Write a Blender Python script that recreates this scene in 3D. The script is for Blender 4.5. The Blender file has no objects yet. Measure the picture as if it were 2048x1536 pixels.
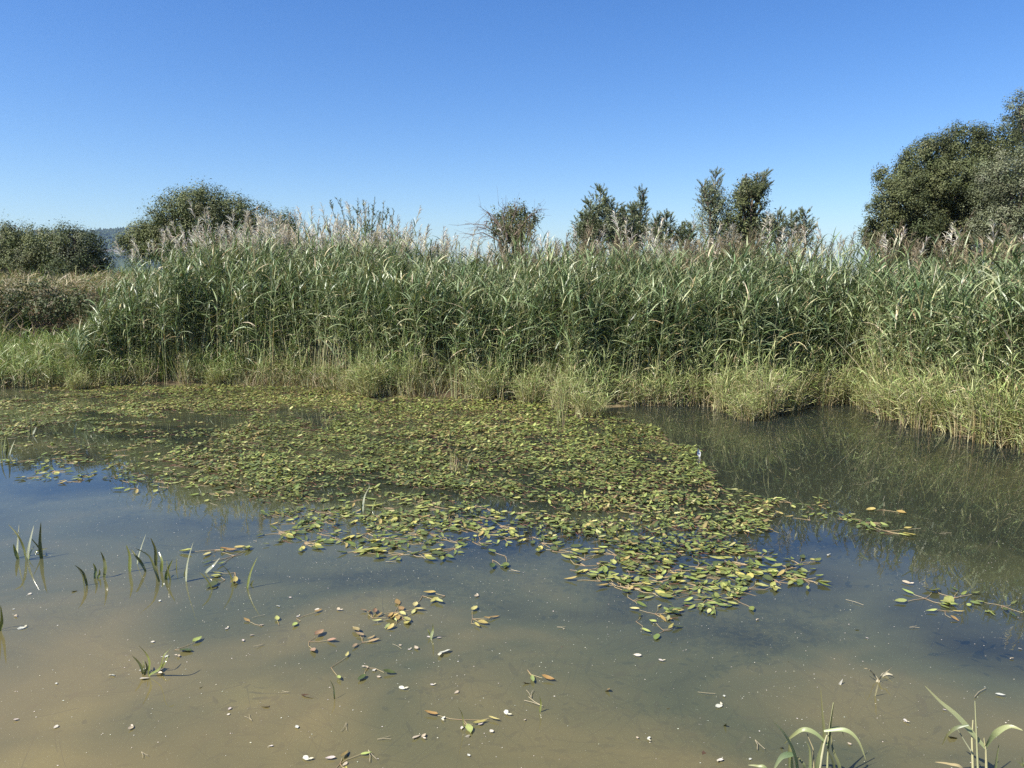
import bpy, math
import numpy as np
from mathutils import Vector
R = math.radians
rng = np.random.default_rng(7)
sc = bpy.context.scene
C = sc.collection

# ---------------------------------------------------------------- camera, world, sun
FPX, HZ, CAMH = 1547.0, 560.0, 1.8            # focal length in photo pixels, horizon row, eye height above the water
cam_d = bpy.data.cameras.new('camera'); cam = bpy.data.objects.new('camera', cam_d); C.objects.link(cam)
cam_d.sensor_width = 36; cam_d.lens = 36*FPX/2048; cam_d.clip_start = 0.05; cam_d.clip_end = 9000
PITCH = math.atan((768-HZ)/FPX)
cam.location = (0, 0, CAMH); cam.rotation_euler = (math.pi/2-PITCH, 0, 0)
sc.camera = cam

SUN_AZ, SUN_EL = R(240), R(49)                # azimuth clockwise from +Y
w = bpy.data.worlds.new('World'); sc.world = w; w.use_nodes = True
nt = w.node_tree; bg = nt.nodes['Background']
sk = nt.nodes.new('ShaderNodeTexSky'); sk.sky_type = 'NISHITA'; sk.sun_disc = False
sk.sun_elevation = SUN_EL; sk.sun_rotation = SUN_AZ
sk.air_density = 1.0; sk.dust_density = 0.25; sk.ozone_density = 4.0; sk.altitude = 0
hs = nt.nodes.new('ShaderNodeHueSaturation'); hs.inputs['Saturation'].default_value = 1.27; hs.inputs['Hue'].default_value = .511
nt.links.new(sk.outputs[0], hs.inputs['Color']); nt.links.new(hs.outputs[0], bg.inputs[0])
bg.inputs[1].default_value = 0.08
sd = bpy.data.lights.new('sun', 'SUN'); so = bpy.data.objects.new('sun', sd); C.objects.link(so)
sd.energy = 5.0; sd.angle = R(0.53); sd.color = (1.0, 0.95, 0.87)
sv = Vector((math.sin(SUN_AZ)*math.cos(SUN_EL), math.cos(SUN_AZ)*math.cos(SUN_EL), math.sin(SUN_EL)))
so.rotation_euler = sv.to_track_quat('Z', 'Y').to_euler(); so.location = (-8, -8, 12)
sc.view_settings.view_transform = 'Standard'; sc.view_settings.look = 'None'
sc.view_settings.exposure = 1.08; sc.view_settings.gamma = 1.0
sc.cycles.max_bounces = 6; sc.cycles.transparent_max_bounces = 8; sc.cycles.diffuse_bounces = 1
sc.cycles.glossy_bounces = 3; sc.cycles.transmission_bounces = 3; sc.cycles.volume_bounces = 0
sc.cycles.caustics_reflective = False; sc.cycles.caustics_refractive = False
sc.cycles.use_denoising = False

# ---------------------------------------------------------------- pixel -> world (used only to read positions off the survey)
cp, sp = math.cos(PITCH), math.sin(PITCH)
def ray(px, py):
    x = (px-1024)/FPX; u = (768-py)/FPX
    return np.array([x, cp+u*sp, -sp+u*cp])
def onwater(px, py, z=0.0):
    r = ray(px, py); t = (z-CAMH)/r[2]
    return np.array([r[0]*t, r[1]*t, z])
def atY(px, py, Y):
    r = ray(px, py); t = Y/r[1]
    return np.array([r[0]*t, Y, CAMH+r[2]*t])
def px_of(x, y, z=0.0):
    d = np.array([x, y, z-CAMH]); f = d[1]*cp-d[2]*sp; u = d[1]*sp+d[2]*cp
    return 1024+FPX*d[0]/f, 768-FPX*u/f

# ---------------------------------------------------------------- materials
def new_mat(name):
    m = bpy.data.materials.new(name); m.use_nodes = True
    n = m.node_tree.nodes; n.clear(); out = n.new('ShaderNodeOutputMaterial')
    return m, m.node_tree, out
def leaf_mat(name, rough=0.45, trans=0.3, spec=0.5, tint=(1.15, 1.2, 0.6), noise=0.0, nscale=60):
    m, t, out = new_mat(name); n = t.nodes; L = t.links
    at = n.new('ShaderNodeAttribute'); at.attribute_name = 'Col'
    col = at.outputs['Color']
    if noise:
        nz = n.new('ShaderNodeTexNoise'); nz.inputs['Scale'].default_value = nscale; nz.inputs['Detail'].default_value = 3
        g = n.new('ShaderNodeNewGeometry'); L.new(g.outputs['Position'], nz.inputs['Vector'])
        mr = n.new('ShaderNodeMapRange'); mr.inputs[3].default_value = 1-noise; mr.inputs[4].default_value = 1+noise
        L.new(nz.outputs[0], mr.inputs[0])
        vm = n.new('ShaderNodeVectorMath'); vm.operation = 'SCALE'
        L.new(col, vm.inputs[0]); L.new(mr.outputs[0], vm.inputs['Scale']); col = vm.outputs[0]
    p = n.new('ShaderNodeBsdfPrincipled'); L.new(col, p.inputs['Base Color'])
    p.inputs['Roughness'].default_value = rough; p.inputs['Specular IOR Level'].default_value = spec
    if trans > 0:
        tr = n.new('ShaderNodeBsdfTranslucent'); vm2 = n.new('ShaderNodeVectorMath'); vm2.operation = 'MULTIPLY'
        vm2.inputs[1].default_value = tint; L.new(col, vm2.inputs[0]); L.new(vm2.outputs[0], tr.inputs[0])
        mx = n.new('ShaderNodeMixShader'); mx.inputs[0].default_value = trans
        L.new(p.outputs[0], mx.inputs[1]); L.new(tr.outputs[0], mx.inputs[2]); L.new(mx.outputs[0], out.inputs[0])
    else:
        L.new(p.outputs[0], out.inputs[0])
    return m
M_reed = leaf_mat('reed_leaf', 0.40, 0.14, 0.38)
M_plume = leaf_mat('reed_plume', 0.8, 0.35, 0.2, (1.1, 1.0, 0.85))
M_grass = leaf_mat('marsh_grass', 0.5, 0.16, 0.22)
M_stem = leaf_mat('plant_stem', 0.5, 0.0, 0.4)
M_tree = leaf_mat('tree_leaf', 0.6, 0.15, 0.2)
M_pine = leaf_mat('pine_needle', 0.5, 0.15, 0.4)
M_bark = leaf_mat('bark', 0.85, 0.0, 0.2, noise=0.35, nscale=25)
M_pond = leaf_mat('pondweed_leaf', 0.42, 0.12, 0.45, noise=0.3, nscale=55)
M_dead = leaf_mat('bleached_leaf', 0.6, 0.2, 0.4, (1, .95, .8), noise=0.3, nscale=120)
M_shoot = leaf_mat('water_shoot', 0.22, 0.18, 0.7)

def ground_material():
    m, t, out = new_mat('bank_and_pond_bed'); n = t.nodes; L = t.links
    g = n.new('ShaderNodeNewGeometry'); pos = g.outputs['Position']
    def noise(scale, det=4, rough=.55, dist=0.0):
        q = n.new('ShaderNodeTexNoise'); q.inputs['Scale'].default_value = scale; q.inputs['Detail'].default_value = det
        q.inputs['Roughness'].default_value = rough; q.inputs['Distortion'].default_value = dist
        L.new(pos, q.inputs['Vector']); return q.outputs[0]
    def ramp(fac, stops):
        r = n.new('ShaderNodeValToRGB'); L.new(fac, r.inputs[0]); e = r.color_ramp.elements
        while len(e) < len(stops): e.new(0.5)
        for k, (p, c) in enumerate(stops): e[k].position = p; e[k].color = (*c, 1)
        return r.outputs[0]
    def mix(f, a, b):
        q = n.new('ShaderNodeMix'); q.data_type = 'RGBA'; L.new(f, q.inputs[0]); L.new(a, q.inputs[6]); L.new(b, q.inputs[7]); return q.outputs[2]
    bank = ramp(noise(2.2, 8, .7), [(0.3, (.035, .028, .018)), (0.55, (.11, .08, .045)), (0.75, (.26, .2, .11))])
    mud = ramp(noise(0.55, 6, .5, 0.6), [(0.3, (.10, .09, .045)), (0.5, (.2, .18, .09)), (0.68, (.36, .30, .14))])
    mud2 = ramp(noise(3.5, 5, .6, .8), [(0.35, (.10, .10, .05)), (0.6, (.34, .28, .14))])
    mx0 = n.new('ShaderNodeMix'); mx0.data_type = 'RGBA'; mx0.inputs[0].default_value = .3
    L.new(mud, mx0.inputs[6]); L.new(mud2, mx0.inputs[7])
    mud_out = mx0.outputs[2]
    for (sxp, syp, rad) in ((495, 1345, .30), (130, 1380, .26), (760, 1180, .2), (60, 1480, .35)):   # pale sand showing through the silt
        cpt = onwater(sxp, syp, -.3)
        ds = n.new('ShaderNodeVectorMath'); ds.operation = 'DISTANCE'; L.new(pos, ds.inputs[0]); ds.inputs[1].default_value = tuple(cpt)
        ms = n.new('ShaderNodeMapRange'); ms.interpolation_type = 'SMOOTHSTEP'; ms.inputs[1].default_value = rad; ms.inputs[2].default_value = rad*.25; ms.inputs[3].default_value = 0; ms.inputs[4].default_value = .9
        L.new(ds.outputs['Value'], ms.inputs[0]); q2 = n.new('ShaderNodeMix'); q2.data_type = 'RGBA'; L.new(ms.outputs[0], q2.inputs[0]); L.new(mud_out, q2.inputs[6]); q2.inputs[7].default_value = (.78, .62, .25, 1)
        mud_out = q2.outputs[2]
    sx = n.new('ShaderNodeSeparateXYZ'); L.new(pos, sx.inputs[0])
    mr = n.new('ShaderNodeMapRange'); mr.inputs[1].default_value = -0.06; mr.inputs[2].default_value = 0.02; L.new(sx.outputs[2], mr.inputs[0])
    c = mix(mr.outputs[0], mud_out, bank)
    p = n.new('ShaderNodeBsdfPrincipled'); p.inputs['Roughness'].default_value = .9; p.inputs['Specular IOR Level'].default_value = .15
    L.new(c, p.inputs[0]); b = n.new('ShaderNodeBump'); b.inputs['Strength'].default_value = .5; b.inputs['Distance'].default_value = .06
    L.new(noise(9, 6, .7), b.inputs['Height']); L.new(b.outputs[0], p.inputs['Normal']); L.new(p.outputs[0], out.inputs[0])
    return m
def water_material():
    m, t, out = new_mat('turbid_pond_water'); n = t.nodes; L = t.links
    g = n.new('ShaderNodeNewGeometry')
    def noise(scale, det, rough=.5, dist=0.0, stretch=(1, 1, 1)):
        mp = n.new('ShaderNodeVectorMath'); mp.operation = 'MULTIPLY'; mp.inputs[1].default_value = stretch; L.new(g.outputs['Position'], mp.inputs[0])
        q = n.new('ShaderNodeTexNoise'); q.inputs['Scale'].default_value = scale; q.inputs['Detail'].default_value = det
        q.inputs['Roughness'].default_value = rough; q.inputs['Distortion'].default_value = dist
        L.new(mp.outputs[0], q.inputs['Vector']); return q.outputs[0]
    # suspended silt: warmer and thicker in the left foreground, greener and thinner to the right
    sx = n.new('ShaderNodeSeparateXYZ'); L.new(g.outputs['Position'], sx.inputs[0])
    mrx = n.new('ShaderNodeMapRange'); mrx.inputs[1].default_value = -2.6; mrx.inputs[2].default_value = 2.2; mrx.inputs[3].default_value = .8; mrx.inputs[4].default_value = 0.34
    L.new(sx.outputs[0], mrx.inputs[0])
    mry = n.new('ShaderNodeMapRange'); mry.inputs[1].default_value = 2.5; mry.inputs[2].default_value = 6.5; mry.inputs[3].default_value = .22; mry.inputs[4].default_value = -.6
    L.new(sx.outputs[1], mry.inputs[0])
    a1 = n.new('ShaderNodeMath'); a1.operation = 'ADD'; L.new(mrx.outputs[0], a1.inputs[0]); L.new(mry.outputs[0], a1.inputs[1])
    nz = n.new('ShaderNodeMapRange'); nz.inputs[1].default_value = .3; nz.inputs[2].default_value = .7; nz.inputs[3].default_value = -.29; nz.inputs[4].default_value = .29; nz.clamp = False
    L.new(noise(.85, 4, .5, .6, (1, 1.2, 1)), nz.inputs[0])
    a2 = n.new('ShaderNodeMath'); a2.operation = 'ADD'; a2.use_clamp = True; L.new(a1.outputs[0], a2.inputs[0]); L.new(nz.outputs[0], a2.inputs[1])
    r = n.new('ShaderNodeValToRGB'); L.new(a2.outputs[0], r.inputs[0]); e = r.color_ramp.elements
    e[0].position = 0; e[0].color = (.02, .027, .024, 1); e[1].position = 1; e[1].color = (.20, .162, .07, 1)
    q = e.new(.45); q.color = (.085, .092, .048, 1)
    d = n.new('ShaderNodeBsdfDiffuse'); L.new(r.outputs[0], d.inputs[0])
    tr = n.new('ShaderNodeBsdfTransparent'); tr.inputs[0].default_value = (.67, .69, .55, 1)
    body = n.new('ShaderNodeMixShader'); body.inputs[0].default_value = .62
    L.new(tr.outputs[0], body.inputs[1]); L.new(d.outputs[0], body.inputs[2])
    bp = n.new('ShaderNodeBump'); bp.inputs['Strength'].default_value = .2; bp.inputs['Distance'].default_value = .004
    L.new(noise(4.5, 3, .5, .4, (1, .55, 1)), bp.inputs['Height'])
    fr = n.new('ShaderNodeFresnel'); fr.inputs[0].default_value = 1.45; L.new(bp.outputs[0], fr.inputs['Normal'])
    gl = n.new('ShaderNodeBsdfGlossy'); gl.inputs['Roughness'].default_value = .012; gl.inputs[0].default_value = (1, 1, 1, 1); L.new(bp.outputs[0], gl.inputs['Normal'])
    mx = n.new('ShaderNodeMixShader'); L.new(fr.outputs[0], mx.inputs[0]); L.new(body.outputs[0], mx.inputs[1]); L.new(gl.outputs[0], mx.inputs[2])
    L.new(mx.outputs[0], out.inputs[0])
    return m
M_ground, M_water = ground_material(), water_material()

# ---------------------------------------------------------------- mesh helpers
class Buf:
    def __init__(s): s.v, s.f, s.c, s.n = [], [], [], 0
    def add(s, V, F, c):                       # V (k,3), F (m,4), c (k,3)
        if len(V) == 0: return
        s.v.append(V); s.f.append(F+s.n); s.c.append(np.broadcast_to(c, V.shape)); s.n += len(V)
    def mesh(s, name, mat, smooth=True):
        V = np.concatenate(s.v).astype(np.float32); F = np.concatenate(s.f).astype(np.int32); c = np.concatenate(s.c)
        me = bpy.data.meshes.new(name)
        me.vertices.add(len(V)); me.vertices.foreach_set('co', V.ravel())
        me.loops.add(F.size); me.loops.foreach_set('vertex_index', F.ravel())
        me.polygons.add(len(F)); me.polygons.foreach_set('loop_start', np.arange(len(F), dtype=np.int32)*4)
        try: me.polygons.foreach_set('loop_total', np.full(len(F), 4, np.int32))
        except Exception: pass
        me.update(calc_edges=True)
        a = me.color_attributes.new('Col', 'FLOAT_COLOR', 'POINT')
        a.data.foreach_set('color', np.concatenate([c, np.ones((len(c), 1))], 1).astype(np.float32).ravel())
        if smooth: me.polygons.foreach_set('use_smooth', np.ones(len(F), bool))
        me.materials.append(mat)
        return me
    def obj(s, name, mat, parent=None, smooth=True):
        o = bpy.data.objects.new(name, s.mesh(name, mat, smooth)); C.objects.link(o)
        if parent is not None: o.parent = parent
        return o
def A(x, n): return np.broadcast_to(np.asarray(x, float), (n,))
def colA(c, n):
    c = np.asarray(c, float)
    return np.broadcast_to(c, (n, 3))
def ribbons(buf, base, az, inc0, bend, L, W, S, col, col2=None, tw=0.0, w0=0.35, pk=0.3, bp=1.0):
    """N blades: base (N,3); az heading; inc0 angle from vertical; bend adds to it along the blade; L, W size; col at foot, col2 at tip."""
    n = len(base)
    if n == 0: return
    az, inc0, bend, L, W, tw = [A(q, n) for q in (az, inc0, bend, L, W, tw)]
    s = np.linspace(0, 1, S+1); sm = (s[1:]+s[:-1])/2
    th = inc0[:, None]+bend[:, None]*sm**bp
    h = np.concatenate([np.zeros((n, 1)), np.cumsum(np.sin(th), 1)], 1)*(L/S)[:, None]
    z = np.concatenate([np.zeros((n, 1)), np.cumsum(np.cos(th), 1)], 1)*(L/S)[:, None]
    ca, sa = np.cos(az)[:, None], np.sin(az)[:, None]
    P = np.stack([base[:, 0, None]+h*ca, base[:, 1, None]+h*sa, base[:, 2, None]+z], 2)
    tn = inc0[:, None]+bend[:, None]*s**bp
    N = np.stack([ca*np.cos(tn), sa*np.cos(tn), -np.sin(tn)], 2)
    side = np.stack([-sa+0*tn, ca+0*tn, 0*tn], 2)
    wd = side*np.cos(tw)[:, None, None]+N*np.sin(tw)[:, None, None]
    prof = np.where(s < pk, w0+(1-w0)*s/max(pk, 1e-6), ((1-s)/(1-pk))**0.75); prof[-1] = 0.04
    hw = (W/2)[:, None]*prof
    V = np.stack([P-wd*hw[..., None], P+wd*hw[..., None]], 2).reshape(n, -1, 3)
    c1 = colA(col, n)[:, None, :]; c2 = (colA(col2, n) if col2 is not None else colA(col, n))[:, None, :]
    cc = c1*(1-s[None, :, None])+c2*s[None, :, None]
    cc = np.repeat(cc, 2, axis=1)
    k = np.arange(S)*2
    f = np.stack([k, k+1, k+3, k+2], 1)
    F = (f[None]+(np.arange(n)*(2*S+2))[:, None, None]).reshape(-1, 4)
    buf.add(V.reshape(-1, 3), F, cc.reshape(-1, 3))
def tubes(buf, P, rad, col, col2=None, sides=4):
    """N tubes along P (N,S+1,3) with radius rad (N,S+1)."""
    P = np.asarray(P, float)
    if P.ndim == 2: P = P[None]
    n, s1, _ = P.shape
    rad = np.broadcast_to(np.asarray(rad, float), (n, s1))
    T = np.gradient(P, axis=1); T /= np.linalg.norm(T, axis=2, keepdims=True)+1e-9
    up = np.where(np.abs(T[..., 2:3]) > .9, np.array([1., 0, 0]), np.array([0, 0, 1.]))
    U = np.cross(T, up); U /= np.linalg.norm(U, axis=2, keepdims=True)+1e-9
    W = np.cross(T, U)
    a = np.arange(sides)*2*math.pi/sides
    ring = U[:, :, None, :]*np.cos(a)[None, None, :, None]+W[:, :, None, :]*np.sin(a)[None, None, :, None]
    V = P[:, :, None, :]+ring*rad[:, :, None, None]
    c1 = colA(col, n)[:, None, :]; c2 = (colA(col2, n) if col2 is not None else colA(col, n))[:, None, :]
    s = np.linspace(0, 1, s1)[None, :, None]
    cc = np.repeat(c1*(1-s)+c2*s, sides, axis=1)
    i, j = np.meshgrid(np.arange(s1-1), np.arange(sides), indexing='ij'); i = i.ravel(); j = j.ravel(); j2 = (j+1) % sides
    f = np.stack([i*sides+j, i*sides+j2, (i+1)*sides+j2, (i+1)*sides+j], 1)
    F = (f[None]+(np.arange(n)*s1*sides)[:, None, None]).reshape(-1, 4)
    buf.add(V.reshape(-1, 3), F, cc.reshape(-1, 3))
def poly_blade(buf, P, W, col, col2=None, face=None, fold=0.25, w0=.5, pk=.35, sub=4):
    """One leaf along a smooth curve through the points P, with a midrib crease."""
    P = np.array(P, float)
    if len(P) == 2: P = np.array([P[0], (P[0]+P[1])/2+np.array([0, .004, .004]), P[1]])
    m = len(P); t = np.linspace(0, m-1, (m-1)*sub+1)
    out = []
    for q in t:                                # Catmull-Rom
        i = min(int(q), m-2); u = q-i
        p0, p1, p2, p3 = P[max(i-1, 0)], P[i], P[i+1], P[min(i+2, m-1)]
        out.append(.5*((2*p1)+(-p0+p2)*u+(2*p0-5*p1+4*p2-p3)*u*u+(-p0+3*p1-3*p2+p3)*u**3))
    Q = np.array(out); T = np.gradient(Q, axis=0); T /= np.linalg.norm(T, axis=1, keepdims=True)+1e-9
    fv = np.array(face if face is not None else (0.2, -1, .35), float)
    side = np.cross(T, fv); side /= np.linalg.norm(side, axis=1, keepdims=True)+1e-9
    nrm = np.cross(side, T)
    s = np.linspace(0, 1, len(Q))
    prof = np.where(s < pk, w0+(1-w0)*s/pk, ((1-s)/(1-pk))**0.7); prof[-1] = .03
    hw = (W/2*prof)[:, None]
    V = np.stack([Q-side*hw+nrm*hw*fold, Q, Q+side*hw+nrm*hw*fold], 1).reshape(-1, 3)
    k = np.arange(len(Q)-1)*3
    F = np.concatenate([np.stack([k, k+1, k+4, k+3], 1), np.stack([k+1, k+2, k+5, k+4], 1)])
    c1 = np.array(col); c2 = np.array(col2 if col2 is not None else col)
    cc = np.repeat(c1*(1-s[:, None])+c2*s[:, None], 3, axis=0)
    buf.add(V, F, cc)
def jcol(c, n, amp=.2, hue=.08):
    c = np.asarray(c, float)
    return np.clip(c*(1+rng.uniform(-amp, amp, (n, 1)))*(1+rng.uniform(-hue, hue, (n, 3))), .003, .9)
def pick(cols, p, n, amp=.2, hue=.08):
    k = rng.choice(len(cols), n, p=np.array(p)/np.sum(p)); return np.clip(np.array(cols)[k]*(1+rng.uniform(-amp, amp, (n, 1)))*(1+rng.uniform(-hue, hue, (n, 3))), .003, .9)
def vnoise(x, y, s, seed=0):
    """smooth value noise in 0..1"""
    r = np.random.default_rng(1000+seed).random((64, 64)); x = np.asarray(x)*s+17.3; y = np.asarray(y)*s+9.1
    i, j = np.floor(x).astype(int), np.floor(y).astype(int); u, v = x-i, y-j; u = u*u*(3-2*u); v = v*v*(3-2*v)
    g = lambda a, b: r[a % 64, b % 64]
    return (g(i, j)*(1-u)+g(i+1, j)*u)*(1-v)+(g(i, j+1)*(1-u)+g(i+1, j+1)*u)*v
def tag(o, label=None, cat=None, group=None, kind=None):
    if label: o['label'] = label
    if cat: o['category'] = cat
    if group: o['group'] = group
    if kind: o['kind'] = kind
    return o
def thing(name, label, cat, loc=(0, 0, 0), group=None):
    o = bpy.data.objects.new(name, None); C.objects.link(o); o.location = loc; o.empty_display_size = .1
    return tag(o, label, cat, group)
def dup(root, loc, rotz=0, scale=1.0, label=None, group=None):
    r = root.copy(); C.objects.link(r); r.location = loc; r.rotation_euler = (0, 0, rotz); r.scale = (scale,)*3 if np.isscalar(scale) else scale
    if label: r['label'] = label
    if group: r['group'] = group
    for ch in root.children:
        c = ch.copy(); C.objects.link(c); c.parent = r
    return r
def reveal(root, loc, rotz=0, scale=1.0):
    root.location = loc; root.rotation_euler = (0, 0, rotz); root.scale = (scale,)*3 if np.isscalar(scale) else scale; return root

# ---------------------------------------------------------------- terrain: far shore line and heights
SH = [(-300, 772), (0, 775), (200, 772), (420, 768), (600, 772), (700, 786), (850, 796), (980, 800), (1080, 804), (1150, 812), (1230, 810), (1400, 811), (1450, 815), (1520, 820), (1590, 806), (1720, 806), (1800, 832), (1900, 856), (1980, 878), (2100, 900), (2300, 940)]
shp = np.array([onwater(a, b)[:2] for a, b in SH])
shp = np.concatenate([[(-30, shp[0, 1]+.5)], shp, [(shp[-1, 0]+4, shp[-1, 1]-1.2), (30, shp[-1, 1]-2)]])
def yS(x): return np.interp(x, shp[:, 0], shp[:, 1])
def sstep(a, b, x): t = np.clip((x-a)/(b-a), 0, 1); return t*t*(3-2*t)
def height(x, y):
    d = y-yS(x)
    near = 1.95+.12*np.sin(x*1.3)                          # bank on which the photographer stands
    inner = np.minimum(np.minimum(-d, y-near), 17-np.abs(x))
    z = -0.42*sstep(0, 1.6, inner)-.0+.0*x
    z = z+.16*sstep(0, .7, -inner)
    z = z+.30*sstep(1, 7, d)*(np.abs(x) < 400)
    z = z+.25*sstep(0, 2.0, -(y-near)-.2)*(y < near)
    # raised earth bank at the far left
    bk = sstep(-6.7, -8.2, x+.25*np.sin(y))*sstep(15.6, 17.0, y+.35*np.sin(x*1.7))
    z = z+1.2*bk*(1-.8*sstep(60, 160, y))
    z = z+.06*(vnoise(x, y, 1.1)-.5)+.05*(vnoise(x, y, 3.3, 2)-.5)*(inner < 0)
    return z
def axis(lo, hi, step, far):
    a = np.arange(lo, hi+1e-6, step); g = []
    k, q = step, hi
    while q < far: k *= 1.35; q += k; g.append(q)
    k, q, b = step, lo, []
    while q > -far: k *= 1.35; q -= k; b.append(q)
    return np.concatenate([b[::-1], a, g])
gx, gy = axis(-16, 16, .22, 3400), axis(-1, 26, .22, 3400)
X, Y = np.meshgrid(gx, gy, indexing='ij'); Z = height(X, Y)
b = Buf(); nx, ny = X.shape
i, j = np.meshgrid(np.arange(nx-1), np.arange(ny-1), indexing='ij'); i = i.ravel(); j = j.ravel()
b.add(np.stack([X, Y, Z], 2).reshape(-1, 3), np.stack([i*ny+j, (i+1)*ny+j, (i+1)*ny+j+1, i*ny+j+1], 1), (.1, .1, .1))
tag(b.obj('ground', M_ground), kind='structure')
b = Buf()
wx = np.linspace(-17.6, 17.6, 12); wy = np.linspace(1.2, 17.5, 8)
X, Y = np.meshgrid(wx, wy, indexing='ij'); nx, ny = X.shape
i, j = np.meshgrid(np.arange(nx-1), np.arange(ny-1), indexing='ij'); i = i.ravel(); j = j.ravel()
b.add(np.stack([X, Y, 0*X], 2).reshape(-1, 3), np.stack([i*ny+j, (i+1)*ny+j, (i+1)*ny+j+1, i*ny+j+1], 1), (.1, .1, .1))
tag(b.obj('water', M_water), kind='structure')

# distant hill with woods and pale rock bands
def hill():
    b = Buf(); n, m = 160, 40
    u = np.linspace(-1, 1, n)[:, None]; v = np.linspace(0, 1, m)[None, :]
    Yc = 1500.; x = -740+u*360; prof = np.clip(1-np.abs(u)**2.6, 0, 1)
    top = 96*prof*(1+.05*np.sin(u*9))
    y = Yc-330*(1-v)+0*u+30*np.sin(u*5); z = top*sstep(0, 1, v)**.9
    z = z+5*(vnoise(x/40+v*3, v*9+u*0, 3)-.5)*sstep(0, .15, v)+4*(vnoise(x/7, v*40+u*0, 2, 5)-.5)*sstep(0, .2, v)
    P = np.stack([x+0*v, y, z-1], 2)
    rock = (vnoise(x/40+0*v, z/9, 1.0, 8) > .76)&(z > 30)&(z < 62)
    c = np.where(rock[..., None], np.array([.17, .155, .14]), np.array([.045, .06, .03])*(1+.7*(vnoise(x/5+0*v, v*60+u*0, 1, 3)[..., None]-.3)))
    i, j = np.meshgrid(np.arange(n-1), np.arange(m-1), indexing='ij'); i = i.ravel(); j = j.ravel()
    b.add(P.reshape(-1, 3), np.stack([i*m+j, (i+1)*m+j, (i+1)*m+j+1, i*m+j+1], 1), c.reshape(-1, 3))
    # tree crowns along the slope, as bumps
    k = 5000; uu = rng.uniform(-1, 1, k); vv = rng.uniform(.05, 1, k)**.8
    ii = np.clip(((uu+1)/2*(n-1)).astype(int), 0, n-1); jj = np.clip((vv*(m-1)).astype(int), 0, m-1)
    keep = ~rock[ii, jj]; base = P[ii, jj][keep]; k = len(base)
    base = base+rng.uniform(-2, 2, (k, 3))*[1, 1, 0]
    s = rng.uniform(2.5, 5, k)[:, None]
    oct_ = np.array([(1, 0, 0), (0, 1, 0), (-1, 0, 0), (0, -1, 0), (0, 0, 1.3), (0, 0, -1.)])
    V = base[:, None, :]+oct_[None]*s[:, None, :]*rng.uniform(.7, 1.2, (k, 6, 1))
    f = np.array([(0, 1, 4, 4), (1, 2, 4, 4), (2, 3, 4, 4), (3, 0, 4, 4)])
    return b, V, f, k
hb, V, f, k = hill()
V5 = V[:, :5].copy(); top2 = V5[:, 4:5]+[[[.3, .3, 0]]]
V6 = np.concatenate([V5, top2], 1)
f = np.array([(0, 1, 5, 4), (1, 2, 4, 5), (2, 3, 5, 4), (3, 0, 4, 5)])
hb.add(V6.reshape(-1, 3), (f[None]+(np.arange(k)*6)[:, None, None]).reshape(-1, 4), np.repeat(jcol((.045, .06, .028), k, .4), 6, axis=0))
tag(hb.obj('hill', leaf_mat('hillside', .9, 0, .1), smooth=False), kind='structure')

# ---------------------------------------------------------------- reeds
TOPPX = [(-200, 560), (170, 575), (205, 535), (250, 498), (300, 486), (380, 472), (450, 466), (520, 464), (600, 468), (700, 470), (780, 474), (840, 486), (900, 502), (960, 500), (1020, 486), (1100, 480), (1200, 478), (1300, 484), (1400, 480), (1500, 478), (1600, 486), (1700, 486), (1800, 484), (1900, 482), (2048, 478), (2400, 470)]
tx = np.array([q[0] for q in TOPPX], float); ty = np.array([q[1] for q in TOPPX], float)
def reed_height(x, y):
    px = 1024+FPX*x/y
    yf = yS(x)+1.5
    return CAMH+(HZ-np.interp(px, tx, ty))/FPX*yf
G_REED = [(.105, .165, .065), (.15, .21, .09), (.25, .295, .145), (.045, .09, .03), (.33, .34, .18)]
G_YOUNG = [(.22, .29, .09), (.31, .36, .13), (.42, .43, .20), (.15, .21, .07)]
STRAW = [(.40, .33, .18), (.33, .26, .13), (.46, .40, .26)]
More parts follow.
